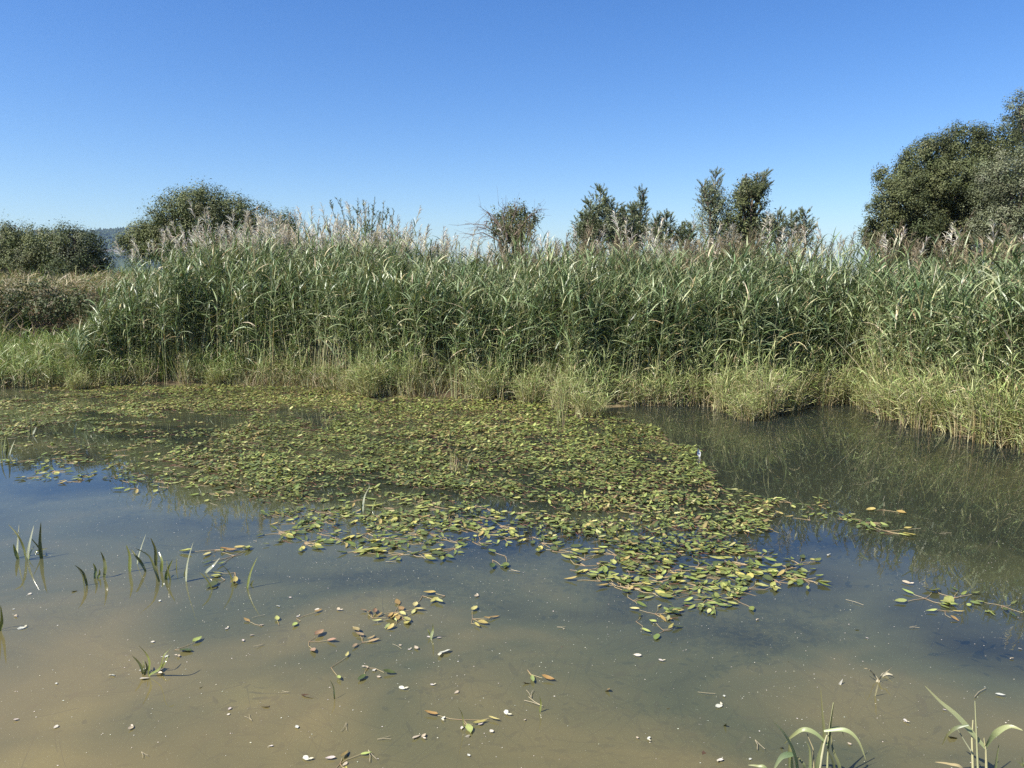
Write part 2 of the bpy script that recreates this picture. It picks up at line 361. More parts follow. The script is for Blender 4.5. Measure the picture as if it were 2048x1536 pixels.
def make_reeds(bs, bl, bp_, base, H, wind, plume_kind, leafn=13, detail=4, pal=None, ls=1.0, ws=1.0, dead=.4, t0=.22, messy=0.):
    """base (N,3), H (N,) ; adds stems to bs, leaves to bl and plumes to bp_."""
    n = len(base); az = wind+rng.normal(0, 1.7, n)
    lean = np.abs(rng.normal(.06+messy*.12, .05+messy*.16, n)); S = 5; pal = pal or G_REED
    if messy: az = rng.uniform(0, 6.28, n)
    s = np.linspace(0, 1, S+1)
    off = (lean[:, None]*s+.10*s**2.5)*H[:, None]
    P = np.stack([base[:, 0, None]+off*np.cos(az)[:, None], base[:, 1, None]+off*np.sin(az)[:, None], base[:, 2, None]+H[:, None]*s], 2)
    c1 = pick([(.42, .37, .20), (.28, .28, .12), (.33, .26, .14)], [3, 3, 2], n); c2 = pick(pal, np.ones(len(pal)), n)
    tubes(bs, P, np.linspace(.0068, .0024, S+1)[None]*np.ones((n, 1)), c1, c2, sides=3)
    N = n*leafn; idx = np.repeat(np.arange(n), leafn); q = np.tile(np.arange(leafn), n)
    t = np.clip(t0+(1-t0)*(q+rng.uniform(-.3, .3, N))/(leafn-1), .1, .99)
    pos = np.empty((N, 3))
    for a in range(3): 
        f_ = t*S; i0 = np.minimum(f_.astype(int), S-1); u = f_-i0
        pos[:, a] = P[idx, i0, a]*(1-u)+P[idx, i0+1, a]*u
    laz = az[idx]+(q % 2)*math.pi+rng.normal(0, .55, N)
    # the wind turns blades towards one side
    laz = np.where(rng.random(N) < .22, wind+rng.normal(0, .8, N), laz)
    top = t > .8
    inc = np.where(top, rng.uniform(.15, .75, N), rng.uniform(.45, 1.05, N))
    bend = np.where(top, rng.uniform(.2, 1.3, N), rng.uniform(.3, 1.6, N))
    LL = rng.uniform(.24, .46, N)*np.where(t < .4, .8, 1.0)*np.where(t > .93, .7, 1)*ls
    WW = rng.uniform(.009, .024, N)*ws
    lc = pick(pal, [3, 4, 3, 2, 1.2][:len(pal)], N, .22, .08)
    old = rng.random(N) < np.where(t < .42, dead, dead*.15)
    lc[old] = pick(STRAW, [1, 1, 1], old.sum())
    tip = lc*.75+np.array([.30, .27, .13])*.25
    ribbons(bl, pos, laz, inc, bend, LL, WW, detail, lc, tip, tw=rng.uniform(-.9, .9, N), w0=.5, pk=.25)
    # plumes
    pk_ = np.nonzero(plume_kind > 0)[0]
    if len(pk_):
        m = 26; ii = np.repeat(pk_, m); k = np.tile(np.arange(m), len(pk_)); K = len(ii)
        tt = k/(m-1)
        plen = rng.uniform(.22, .34, n)[ii]
        tip_ = P[ii, -1]; dirv = (P[ii, -1]-P[ii, -2]); dirv /= np.linalg.norm(dirv, axis=1, keepdims=True)
        bs_ = tip_+dirv*(plen*tt)[:, None]
        a_ = az[ii]+rng.normal(0, 1.1, K)
        cl = np.where((plume_kind[ii] == 1)[:, None], pick([(.25, .21, .13), (.31, .26, .165), (.20, .165, .105)], [1, 1, 1], K), pick([(.62, .57, .45), (.52, .48, .36), (.72, .69, .60)], [1, 1, 1], K))
        ribbons(bp_, bs_, a_, rng.uniform(.1, .6, K), rng.uniform(.4, 1.7, K), (1-.55*tt)*rng.uniform(.11, .21, K), .0095, 3, cl, cl, tw=rng.uniform(0, 1.5, K), w0=.6, pk=.4)
        tubes(bp_, np.stack([P[pk_, -1], P[pk_, -1]+(P[pk_, -1]-P[pk_, -2])/np.linalg.norm(P[pk_, -1]-P[pk_, -2], axis=1, keepdims=True)*.3], 1), [.0028, .0012], (.25, .2, .1), sides=3)
WIND = R(-20)
def bed_points(n, x0, x1, d0, d1, pw=1.0):
    x = rng.uniform(x0, x1, n); d = d0+(d1-d0)*rng.random(n)**pw
    y = yS(x)+d
    return x, y, d
bs, bl, bp_ = Buf(), Buf(), Buf()
x, y, d = bed_points(15500, -9.2, 12.5, .45, 6.5, 1.5)
frontx = rng.random(len(x)) < .07; d = np.where(frontx, rng.uniform(.05, .6, len(x)), d); y = yS(x)+d
lim = -7.7+.25*(y-14)+rng.normal(0, .35, len(x))                     # left end of the bed
cl = vnoise(x, y, 1.3, 4)
keep = (x > lim) & (cl > .22) & ((vnoise(x, y*1.5, 2.1, 81) > .3)|(rng.random(len(x)) < .25))
x, y, d = x[keep], y[keep], d[keep]
Hh = reed_height(x, y)*rng.uniform(.8, 1.03, len(x))*(.90+.16*vnoise(x, y, .9, 11))
Hh = Hh*(.80+.20*sstep(.4, 1.3, d+rng.normal(0, .3, len(d))))*np.where(rng.random(len(d)) < .12, rng.uniform(.55, .9, len(d)), 1)*(.45+.55*sstep(-8.3, -6.3, x+rng.normal(0,.35,len(x))))*(.88+.12*vnoise(x, y, 2.6, 83))
z = height(x, y); Hh = Hh-z
kind = np.zeros(len(x), int); tallish = (d > 1.2)&(Hh > 1.7)
silver = vnoise(x, y, .5, 21) > .5
pxx = 1024+FPX*x/y
pr = np.interp(pxx, [200, 300, 450, 700, 850, 950, 1100, 1300, 2048], [.1, .5, .6, .5, .25, .2, .45, .5, .42])
hasp = tallish&(rng.random(len(x)) < pr)
left_side = np.interp(pxx, [300, 900, 1000, 2048], [.9, .75, .2, .08])
kind[hasp] = np.where(rng.random(hasp.sum()) < left_side[hasp], 2, 1)
Hh = np.where(kind == 2, Hh*rng.uniform(1.0, 1.16, len(x)), Hh)
make_reeds(bs, bl, bp_, np.stack([x, y, z-.02], 1), Hh, WIND, kind, 16, 4, t0=.40)
root = thing('reed_bed', 'dense mass of tall green common reeds filling the whole far bank behind the front stalks', 'reeds', (0, 14, 0)); root['kind'] = 'stuff'
for nm, bb, mm in (('stems', bs, M_stem), ('foliage', bl, M_reed), ('plumes', bp_, M_plume)):
    o = bb.obj(nm, mm, root); o.matrix_parent_inverse = root.matrix_world.inverted(); o.location = (0, -14, 0)

# individual reeds standing at the front and breaking the skyline
protos = []
for k in range(10):
    kd = [0, 1, 2, 0, 1, 0, 2, 1, 0, 2][k]; hgt = rng.uniform(2.15, 2.5)
    t = thing('common_reed', 'x', 'reed', (0, 0, 0))
    s_, l_, p_ = Buf(), Buf(), Buf()
    make_reeds(s_, l_, p_, np.zeros((1, 3)), np.array([hgt]), WIND, np.array([kd]), 14, 5, t0=.34)
    s_.obj('stem', M_stem, t); l_.obj('foliage', M_reed, t)
    if kd: p_.obj('plume', M_plume, t)
    protos.append([t, hgt, kd, False])
RL = {0: ('green leafy common reed without a plume in the front of the reed bed', 'plumeless reeds along the front of the bed'),
      1: ('common reed with a drooping red-brown plume rising from the reed bed', 'reeds with red-brown plumes'),
      2: ('tall common reed with a pale silvery plume standing above the bed', 'reeds with silvery plumes')}
for q in range(260):
    while True:
        x = rng.uniform(-7.4, 8.6); d = rng.uniform(.4, 2.4)
        y = yS(x)+d
        if x > -7.5+.25*(y-14): break
    hh = reed_height(x, y)*rng.uniform(.86, 1.04)*(.84+.16*float(sstep(.3, 1.1, d)))
    left = np.interp(1024+FPX*x/y, [200, 850, 1000, 2048], [.8, .7, .2, .1])
    kd = 0 if (d < 1.3 or rng.random() < .45) else (2 if rng.random() < left else 1)
    cand = [p for p in protos if p[2] == kd]; p = cand[rng.integers(len(cand))]
    z = float(height(np.array(x), np.array(y)))-.02; s = (hh-z)/p[1]
    rot = rng.choice([0, 0, 0, math.pi])+rng.normal(0, .5)
    if not p[3]:
        p[3] = True; r = reveal(p[0], (x, y, z), rot, s)
    else: r = dup(p[0], (x, y, z), rot, s)
    r['label'], r['group'] = RL[kd]

# ---------------------------------------------------------------- marsh grass fringe
G_GR = [(.21, .27, .075), (.29, .34, .10), (.40, .41, .17), (.14, .20, .055)]
def grass(buf, base, hmean, n_seg=4, wmean=.006, straw=.25, spread=.6, cols=G_GR, greenfoot=False):
    n = len(base); H = hmean*rng.uniform(.35, 1.25, n)
    c1 = pick(cols, [3, 3, 2, 2], n, .25, .1)
    st = rng.random(n) < straw; c1[st] = pick(STRAW, [2, 1, 2], st.sum())
    foot = c1*.35+pick(STRAW+[(.2, .1, .06)], [1, 1, 1, 1], n)*.65 if not greenfoot else c1
    ribbons(buf, base, rng.uniform(0, 2*math.pi, n), np.abs(rng.normal(0, spread*.6, n)), np.abs(rng.normal(.15, spread, n)), H, wmean*rng.uniform(.7, 1.5, n), n_seg, foot, c1, tw=rng.uniform(-1.4, 1.4, n), w0=.7, pk=.4, bp=1.6)
ys, yl = Buf(), Buf()
x, y, d = bed_points(7500, -10.5, 11.5, -.12, 2.0, 1.1)
k = (vnoise(x, y, 1.4, 71)+.3*vnoise(x, y, 4, 73) > .5); x, y, d = x[k], y[k], d[k]
Hh = (.58+.75*sstep(-.1, 1.4, d))*(.45+1.35*rng.random(len(x))**1.5)*(.45+1.15*vnoise(x, y, 1.6, 72)); Hh = 1.45*np.tanh(Hh/1.45)
sel = x > .8+rng.normal(0, .8, len(x)); Hh = Hh*(1-.42*sstep(-6.4, -7.2, x))
for s_, pal_ in ((sel, G_YOUNG), (~sel, [(.19, .27, .08), (.26, .34, .11), (.36, .40, .15), (.12, .19, .06)])):
    make_reeds(ys, yl, None, np.stack([x, y, np.minimum(height(x, y), .3)-.03], 1)[s_], Hh[s_], WIND, np.zeros(s_.sum(), int), 12, 3, pal_, .6, .5, .6, .2, .6)
root = thing('young_reeds', 'short leafy yellow-green reed shoots crowding the foot of the tall reeds', 'reeds', (0, 12, 0)); root['kind'] = 'stuff'
for nm, bb, mm in (('stems', ys, M_stem), ('foliage', yl, M_reed)):
    o = bb.obj(nm, mm, root); o.location = (0, -12, 0)
b = Buf()
nb = 40000
x = rng.uniform(-10.5, 11, nb); d = -.15+2.2*rng.random(nb)**1.15
y = yS(x)+d+.18*(vnoise(x, x*0, 2.5, 6)-.5)
m = vnoise(x, y, 1.6, 7)
keep = (m+.4*(vnoise(x, y, 5, 8)-.5) > .36)
x, y, d, m = x[keep], y[keep], d[keep], m[keep]
hm = (.45+.85*sstep(0, 1.3, d))*(.35+1.2*vnoise(x, y, 1.1, 12))
z = np.minimum(height(x, y), .25)
straw = np.where(x > 1.5, .42, .22)
sel = x > 1.5
for s_, st, cs_ in ((sel, .45, G_GR), (~sel, .3, [(.13, .18, .06), (.19, .235, .08), (.27, .29, .12), (.09, .13, .045)])):
    grass(b, np.stack([x, y, z-.03], 1)[s_], hm[s_], 4, .0075, st, cols=cs_)
# short side leaves that give the fringe its bushy texture
n2 = 70000
x = rng.uniform(-10.5, 11, n2); d = -.1+1.9*rng.random(n2); y = yS(x)+d
m = vnoise(x, y, 1.6, 7); keep = m+.4*(vnoise(x, y, 5, 8)-.5) > .38; x, y, d = x[keep], y[keep], d[keep]
hm = (.36+.6*sstep(0, 1.2, d))*(.35+1.2*vnoise(x, y, 1.1, 12))
zz = .06+hm*rng.random(len(x))**.7
c = pick(G_GR+STRAW, [3, 3, 2, 2, .6, .6, .8], len(x), .25, .1)*np.where(x > .8, 1, .78)[:, None]
low = (zz < .2)&(rng.random(len(x)) < .6); c[low] = pick(STRAW+[(.2, .11, .07)], [1, 1, 1, 1], low.sum())
ribbons(b, np.stack([x, y, zz], 1), rng.uniform(0, 6.28, len(x)), rng.uniform(.3, 1.4, len(x)), rng.uniform(0, 1.2, len(x)), rng.uniform(.08, .2, len(x)), rng.uniform(.004, .009, len(x)), 2, c, tw=rng.uniform(-1, 1, len(x)), w0=.5)
tag(b.obj('marsh_grass', M_grass), 'fine yellow-green marsh grass fringing the foot of the reed bed along the water', 'grass', kind='stuff')

# grass mound at the far left
b = Buf(); n = 52000
x = rng.uniform(-13, -4.6, n); y = yS(x)+rng.uniform(.2, 3.0, n)
keep = (x < -5.2-(y-14)*.3+rng.normal(0, .3, n)) & (vnoise(x, y, 1.4, 15) > .2); x, y = x[keep], y[keep]
hm = (.22+.22*vnoise(x, y, .9, 16))*(1+.5*sstep(-8, -6, x))
zb = height(x, y)
ok = zb < .9; x, y, hm, zb = x[ok], y[ok], hm[ok], zb[ok]
zb = zb+.25*sstep(1, 2.6, y-yS(x))*rng.random(len(x))
grass(b, np.stack([x, y, zb-.03], 1), hm, 4, .008, .1, .5, [(.16, .26, .05), (.23, .34, .07), (.31, .39, .11), (.11, .19, .04)], True)
tag(b.obj('bank_grass', M_grass), 'bright green grass covering the low mound at the left of the pond', 'grass', kind='stuff')

# dry scrub over the earth bank on the left
b = Buf(); n = 30000
x = rng.uniform(-14, -6.0, n); y = rng.uniform(15.2, 20.5, n); zb = height(x, y)
k = (zb > .55)|((y > 16.2)&(x < -6.3)); x, y, zb = x[k], y[k], zb[k]; n = len(x)
lift = rng.random(n)*.28*(.4+vnoise(x, y, 1.5, 31))
topp = zb > 1.35
c = np.where(topp[:, None], pick([(.36, .30, .18), (.28, .23, .13), (.44, .38, .25), (.15, .19, .07)], [3, 2, 2, 2.5], n), pick([(.07, .085, .035), (.11, .10, .05), (.2, .15, .09), (.3, .24, .15)], [3, 3, 1.2, .5], n))
ribbons(b, np.stack([x, y, zb+lift-.04], 1), rng.uniform(0, 6.28, n), rng.uniform(.3, 1.6, n), rng.uniform(-.4, 1.4, n), rng.uniform(.08, .32, n), rng.uniform(.006, .02, n), 3, c, tw=rng.uniform(-1.5, 1.5, n))
tag(b.obj('dry_scrub', M_grass), 'dry brown bramble scrub and dead stalks covering the earth bank', 'scrub', kind='stuff')

BR = [(.07, .09, .035), (.10, .115, .05), (.15, .135, .08), (.05, .06, .03)]
def mound(label, Y, lobes, cols):
    L_ = [pxlobe(a, b_, Y+dy, c_, d_) for (a, b_, c_, d_, dy) in lobes]; cx = np.mean([q[0] for q in L_])
    root = thing('bramble_bush', label, 'bush', (cx, Y, 0)); cb = Buf(); crown(cb, L_, 900, None, .05, cols, [3, 2, 2, 2], .04, .16)
    tb = Buf(); limbs(tb, (cx, Y, float(height(np.array(cx), np.array(float(Y))))-.05), [np.array(q[:3])+rng.normal(0, .15, 3) for q in L_ for _ in range(6)], .02, (.2, .15, .1))
    for o in (cb.obj('foliage', M_tree, root, False), tb.obj('stem', M_bark, root)): o.location = (-cx, -Y, 0)
LATE_MOUND = True
# ground cover behind the reeds
b = Buf(); n = 26000
x = rng.uniform(-24, 26, n); y = rng.uniform(17.5, 34, n); k = ~((x < -6)&(y < 19)); x, y = x[k], y[k]; n = len(x)
ribbons(b, np.stack([x, y, height(x, y)-.02], 1), rng.uniform(0, 6.28, n), rng.uniform(0, .5, n), rng.uniform(0, 1, n), rng.uniform(.25, .7, n), rng.uniform(.01, .03, n), 3, pick(G_GR, [1, 1, 1, 1], n), tw=rng.uniform(-1, 1, n))
tag(b.obj('meadow_grass', M_grass), 'rough meadow grass on the flat ground beyond the reed bed', 'grass', kind='stuff')

# grass tussocks at the water's edge
def tussock_proto(k, straw, n=300):
    bb = Buf(); r = .22*np.sqrt(rng.random(n)); a = rng.uniform(0, 6.28, n)
    base = np.stack([r*np.cos(a), r*np.sin(a)*.8, 0*r-.06], 1)
    H = rng.uniform(.2, .85, n)*(1-.3*r/.22)
    c1 = pick(G_GR, [2, 3, 3, 1], n, .25, .1); st = rng.random(n) < straw; c1[st] = pick(STRAW, [1, 1, 2], st.sum())
    foot = c1*.3+pick(STRAW+[(.22, .12, .07)], [1, 1, 1, 1.5], n)*.7
    ribbons(bb, base, a+rng.normal(0, 1.1, n), np.abs(rng.normal(.1, .2, n)), np.abs(rng.normal(.25, .4, n)), H, rng.uniform(.005, .012, n), 5, foot, c1, tw=rng.uniform(-1, 1, n), w0=.7, bp=1.7)
    n2 = 500; a2 = rng.uniform(0, 6.28, n2); r2 = .28*np.sqrt(rng.random(n2)); z2 = rng.uniform(.08, .62, n2)*(1-r2)
    c2 = pick(G_GR+STRAW, [2, 3, 3, 1, 1, 1, 1.5], n2, .25)
    ribbons(bb, np.stack([r2*np.cos(a2), r2*np.sin(a2), z2], 1), a2+rng.normal(0, 1, n2), rng.uniform(.3, 1.3, n2), rng.uniform(0, 1.2, n2), rng.uniform(.08, .22, n2), .007, 2, c2, tw=rng.uniform(-1, 1, n2))
    n3 = 26; a3 = rng.uniform(0, 6.28, n3); r3 = .26*np.sqrt(rng.random(n3))
    make_reeds(bb, bb, None, np.stack([r3*np.cos(a3), r3*np.sin(a3), -.05+0*r3], 1), rng.uniform(.45, .95, n3), WIND, np.zeros(n3, int), 11, 3, G_YOUNG, .55, .5, .6, .12, 1.)
    return bb.mesh('grass_tussock', M_grass)
tus = [tussock_proto(k, [.25, .5, .35, .6][k]) for k in range(4)]
TL = ('pale yellow-green grass tussock rooted in shallow water at the foot of the reeds', 'grass tussocks along the water edge')
special = {(1180, 836): 'grass tussock reaching furthest into the pondweed mat at the middle of the shore',
           (1495, 842): 'broad straw-coloured tussock jutting into open water right of the dark inlet',
           (1400, 812): 'narrow tussock with straw foot just right of the dark inlet',
           (1850, 858): 'wide pale tussock bulging over the reflection at the right bank'}
TP = [(1180, 836, .8), (1130, 822, .8), (1495, 842, .75), (1530, 832, 1.1), (1460, 826, .9), (1400, 812, .9), (1850, 858, 1.1), (1800, 842, 1.0), (1910, 866, 1.0), (1960, 880, 1.0), (2010, 892, 1.1), (2055, 900, 1.1), (1720, 812, 1.0), (1660, 812, .9), (1600, 812, .9), (1330, 806, .9), (1060, 810, .8), (965, 804, .75), (740, 796, .9), (705, 790, .6), (432, 774, .6), (150, 782, .55), (1570, 822, .9), (1760, 826, .9), (2110, 915, 1.1)]
for q, (a, c_, s) in enumerate(TP):
    p = onwater(a, c_-2); o = bpy.data.objects.new('grass_tussock', tus[q % 4 if a > 1300 else (q % 2)*2]); C.objects.link(o)
    o.location = p+np.array([0, .1, 0]); o.rotation_euler = (0, 0, rng.uniform(0, 6.28)); o.scale = (s*1.15, s, s*rng.uniform(.75, 1.1))
    tag(o, special.get((a, c_), TL[0]), 'grass tussock', None if (a, c_) in special else TL[1])

# ---------------------------------------------------------------- trees and shrubs behind the reeds
def leaf_quads(buf, pos, out, size, col, rnd=.4):
    n = len(pos); nv = out+rng.normal(0, rnd, (n, 3)); nv /= np.linalg.norm(nv, axis=1, keepdims=True)+1e-9
    t = np.cross(nv, rng.normal(0, 1, (n, 3))); t /= np.linalg.norm(t, axis=1, keepdims=True)+1e-9; u = np.cross(nv, t)
    s = (size*rng.uniform(.6, 1.3, n))[:, None]
    V = np.stack([pos-t*s*.5, pos-u*s*.28+nv*s*.05, pos+t*s*.5, pos+u*s*.28+nv*s*.05], 1)
    buf.add(V.reshape(-1, 3), np.arange(n*4).reshape(n, 4), np.repeat(col, 4, axis=0))
def sph(n):
    v = rng.normal(0, 1, (n, 3)); return v/np.linalg.norm(v, axis=1, keepdims=True)
def crown(buf, lobes, per_m2, csize, leaf, cols, probs, twig=.0, clump=.33):
    """lobes: (x,y,z,rx,ry,rz). Covers each with small clumps of leaves; gaps stay between clumps."""
    for (x, y, z, rx, ry, rz) in lobes:
        c = np.array([x, y, z]); r = np.array([rx, ry, rz]); area = 4*math.pi*((rx*ry)**1.6/3+(rx*rz)**1.6/3+(ry*rz)**1.6/3)**(1/1.6)
        k = int(area/(clump*clump*1.5)); dirs = sph(k); rad = 1-np.abs(rng.normal(0, .16, k)); cen = c+dirs*r*rad[:, None]
        inside = int(k*.35); cen = np.concatenate([cen, c+sph(inside)*r*rng.uniform(.2, .75, (inside, 1))]); dd = np.concatenate([dirs, sph(inside)])
        k = len(cen); m = int(per_m2*area/k)
        cr = clump*rng.uniform(.55, 1.25, k)
        v = sph(k*m).reshape(k, m, 3); rr = rng.random((k, m, 1))**.45
        pos = cen[:, None]+v*rr*cr[:, None, None]
        if twig:                               # spiky shoots beyond the outline
            sel = rng.random((k, m)) < twig*1.5; ext = rng.uniform(0, .16, (k, m, 1))*sel[..., None]
            sd_ = (dd+np.array([0, 0, .9])); sd_ /= np.linalg.norm(sd_, axis=1, keepdims=True)
            pos = np.where(sel[..., None], cen[:, None]+sd_[:, None]*(cr[:, None, None]*.8+ext)+rng.normal(0, .015, (k, m, 3)), pos)
        cc = np.repeat(pick(cols, probs, k, .18, .05)[:, None], m, 1).reshape(-1, 3)*rng.uniform(.85, 1.15, (k*m, 1))
        leaf_quads(buf, pos.reshape(-1, 3), (v*.7+dd[:, None]*.6+np.array([0, 0, .25])).reshape(-1, 3), leaf, cc)
def limbs(buf, base, targets, r0=.09, col=(.09, .07, .05), col2=None, n=7, wob=.08):
    for t in targets:
        p0, p1 = np.array(base, float), np.array(t, float); s = np.linspace(0, 1, n)[:, None]
        mid = p0*(1-s)+p1*s; mid[:, 2] += .15*np.sin(s[:, 0]*math.pi)*np.linalg.norm(p1-p0)*.3
        mid[1:-1] += rng.normal(0, wob, (n-2, 3)); tubes(buf, mid, np.linspace(r0, r0*.2, n)[None], col, col2, sides=6)
def pxlobe(px, py, Y, rpx, rpy, ry=None):
    c = atY(px, py, Y); s = Y/FPX/cp; return (c[0], Y, c[2], rpx*s, ry or rpx*s*.9, rpy*s)
def tree(name, label, cat, Y, lobes, leaf, cols, probs, per=900, twig=0., clump=.33, group=None, mat=None, bx=None):
    L_ = [pxlobe(a, b_, Y+dy, c_, d_) for (a, b_, c_, d_, dy) in lobes]
    cx = np.mean([q[0] for q in L_]) if bx is None else bx; gz = float(height(np.array(cx), np.array(float(Y))))
    root = thing(name, label, cat, (cx, Y, gz), group)
    cb, tb = Buf(), Buf(); crown(cb, L_, per, None, leaf, cols, probs, twig, clump)
    z1 = min(q[2] for q in L_); hub = np.array([cx, Y, gz+max(.3, (z1-gz)*.45)])
    tubes(tb, np.array([[cx, Y, gz-.15], [cx+.04, Y, (gz+hub[2])/2], hub]), np.array([.17, .14, .11]), (.10, .08, .06), sides=8)
    limbs(tb, hub, [np.array(q[:3])+rng.normal(0, .2, 3) for q in L_ for _ in range(3)], .075)
    for o in (cb.obj('crown', mat or M_tree, root, False), tb.obj('trunk', M_bark, root)): o.location = (-cx, -Y, -gz)
    return root
OAK = [(.10, .115, .042), (.125, .14, .054), (.075, .088, .034), (.16, .165, .07)]
WIL = [(.14, .155, .085), (.11, .125, .065), (.18, .19, .12), (.08, .09, .045)]
tree('holm_oak', 'large rounded dark evergreen tree behind the reeds at the right edge', 'tree', 21,
     [(1880, 410, 95, 90, .5), (1800, 400, 52, 44, -.5), (1765, 450, 42, 46, -.3), (1842, 455, 52, 44, -.7), (1795, 352, 38, 28, -.1), (1858, 318, 48, 40, -.1), (1925, 292, 50, 40, -.1), (1990, 285, 46, 38, .1), (1905, 365, 56, 46, -.8), (1968, 345, 50, 46, -.5), (1960, 420, 56, 50, -.7), (2010, 390, 50, 60, 0), (1890, 490, 130, 50, .2), (1835, 370, 40, 34, -.6), (1745, 470, 24, 26, -.1)],
     .05, [(.075, .088, .034), (.095, .108, .042), (.05, .06, .026), (.13, .14, .06)], [3, 3, 2, 1.2], 2000, 0, .24)
tree('grey_willow', 'grey-green lighter-leaved tree overlapping the right side of the large dark tree', 'tree', 18.5,
     [(2040, 390, 85, 95, 0), (2010, 460, 70, 45, -.2), (2110, 340, 80, 90, .3), (2120, 450, 90, 80, 0), (2000, 350, 40, 50, .3)],
     .045, WIL, [3, 2, 2, 1], 1500, 0, .24)
tree('tall_tree', 'tall tree whose crown just enters the frame at the upper right edge', 'tree', 23,
     [(2048, 225, 38, 36, 0), (2100, 250, 60, 60, .2), (2075, 290, 60, 50, .3), (2130, 330, 80, 80, 0)],
     .055, WIL, [3, 2, 1, 1], 1000, 0, .24)
tree('dark_shrub', 'big domed dark green shrub rising behind the silvery reed plumes on the left', 'shrub', 20,
     [(395, 435, 75, 58, 0), (350, 440, 55, 45, -.3), (455, 430, 60, 38, .2), (505, 440, 45, 32, .2), (410, 405, 38, 34, 0), (310, 475, 50, 32, -.3), (275, 490, 38, 38, -.3), (560, 460, 40, 35, .2), (380, 480, 110, 50, .2)],
     .045, OAK, [3, 3, 2, .8], 1500, 0, .24)
tree('olive_bush', 'rounded olive-green bush on the bank, leftmost of the two', 'bush', 20.5,
     [(55, 495, 60, 48, 0), (10, 500, 50, 45, 0), (95, 500, 45, 40, -.1), (50, 530, 80, 35, 0), (-60, 505, 60, 50, .1), (20, 470, 30, 25, 0)],
     .042, [(.11, .13, .05), (.15, .165, .07), (.07, .08, .035), (.2, .2, .10)], [3, 3, 2, 1], 1500, .012, .20, 'bushes on the earth bank')
tree('olive_bush', 'darker round bush on the bank, right of its twin and beside the hill gap', 'bush', 20,
     [(155, 495, 45, 42, 0), (180, 505, 32, 42, 0), (135, 475, 28, 25, 0), (150, 530, 60, 35, 0), (195, 530, 28, 30, 0)],
     .042, [(.075, .095, .04), (.10, .12, .05), (.05, .06, .03), (.15, .155, .08)], [3, 3, 2, 1], 1500, .012, .20, 'bushes on the earth bank')

mound('dark bramble thicket with dry brown stems under the edge of the earth bank', 15.6, [(70, 596, 52, 36, 0), (138, 604, 40, 26, .2), (5, 606, 44, 30, .1), (100, 622, 40, 24, -.2), (172, 612, 34, 30, 0), (-60, 600, 60, 36, 0)], BR)
def bottlebrush(buf, P0, P1, n, nl, nw, cols, up=.5):
    """needles or narrow leaves along a twig"""
    for p0, p1 in zip(P0, P1):
        t = rng.random(n)**.8; base = p0+(p1-p0)*t[:, None]
        ax = (p1-p0)/np.linalg.norm(p1-p0); inc = math.acos(np.clip(ax[2], -1, 1)); azm = math.atan2(ax[1], ax[0])
        a = rng.uniform(0, 6.28, n)
        v = ax*up+np.stack([np.cos(a), np.sin(a), 0.3*np.ones(n)], 1)*.6; v /= np.linalg.norm(v, axis=1, keepdims=True)
        ribbons(buf, base, np.arctan2(v[:, 1], v[:, 0]), np.arccos(np.clip(v[:, 2], -1, 1)), rng.uniform(-.2, .2, n), nl*rng.uniform(.7, 1.2, n), nw, 2, pick(cols, np.ones(len(cols)), n, .25), tw=rng.uniform(0, 3, n), w0=.6)
PINE = [(.14, .17, .08), (.19, .215, .11), (.08, .105, .05), (.21, .22, .12)]
def pine(label, Y, leaders, group, name='young_pine', nl=.055, dense=46):
    """leaders: (px_top, py_top, px_base, py_base, spread_px)"""
    s = Y/FPX; bx = atY(np.mean([q[2] for q in leaders]), 500, Y)[0]; gz = float(height(np.array(bx), np.array(float(Y))))
    root = thing(name, label, 'tree', (bx, Y, gz), group); cb, tb = Buf(), Buf(); P0, P1 = [], []
    for (a, b_, c_, d_, sp_) in leaders:
        top, bot = atY(a, b_, Y), atY(c_, d_, Y); bot[1] += rng.normal(0, .15)
        tubes(tb, np.array([[bx, Y, gz-.1], [(bx+bot[0])/2, Y, (gz+bot[2])/2], bot, (bot+top)/2+rng.normal(0, .03, 3), top]), np.array([.06, .045, .03, .018, .008]), (.09, .07, .05), sides=5)
        Lh = np.linalg.norm(top-bot); nw = int(Lh/.20)+2
        for k in range(nw):
            f = 1-k/nw; p = bot+(top-bot)*(1-f)
            reach = sp_*s*(f**.8)*rng.uniform(.6, 1.15)
            for m in range(rng.integers(4, 8)):
                az = rng.uniform(0, 6.28); upw = rng.uniform(.35, .9)
                e = p+np.array([math.cos(az)*reach, math.sin(az)*reach, reach*upw+.05])
                mid = (p+e)/2-np.array([0, 0, reach*.12]); tubes(tb, np.array([p, mid, e]), np.array([.012, .009, .005]), (.15, .12, .09), sides=4)
                for g in range(max(3, int(reach/.09))):
                    q = rng.uniform(.35, 1); b0 = (p*(1-q)+e*q)
                    dv = np.array([math.cos(az)+rng.normal(0, .6), math.sin(az)+rng.normal(0, .6), rng.uniform(.7, 1.9)]); dv /= np.linalg.norm(dv)
                    P0.append(b0); P1.append(b0+dv*rng.uniform(.09, .24))
        P0.append(top-np.array([0, 0, .3])); P1.append(top)
    bottlebrush(cb, P0, P1, dense, nl, .008, PINE, .9)
    for (a, b_, c_, d_, sp_) in leaders:       # needle masses inside the crown
        hgt_ = d_-b_
        crown(cb, [pxlobe(a*.4+c_*.6+rng.normal(0, 3), b_+hgt_*.62, Y, sp_*.72, hgt_*.38), pxlobe(a*.7+c_*.3, b_+hgt_*.36, Y, sp_*.36, hgt_*.16)], 1500, None, .04, PINE, [1, 1, 1, 1], .2, .13)
    for o in (cb.obj('crown', M_pine, root), tb.obj('trunk', M_bark, root)): o.location = (-bx, -Y, -gz)
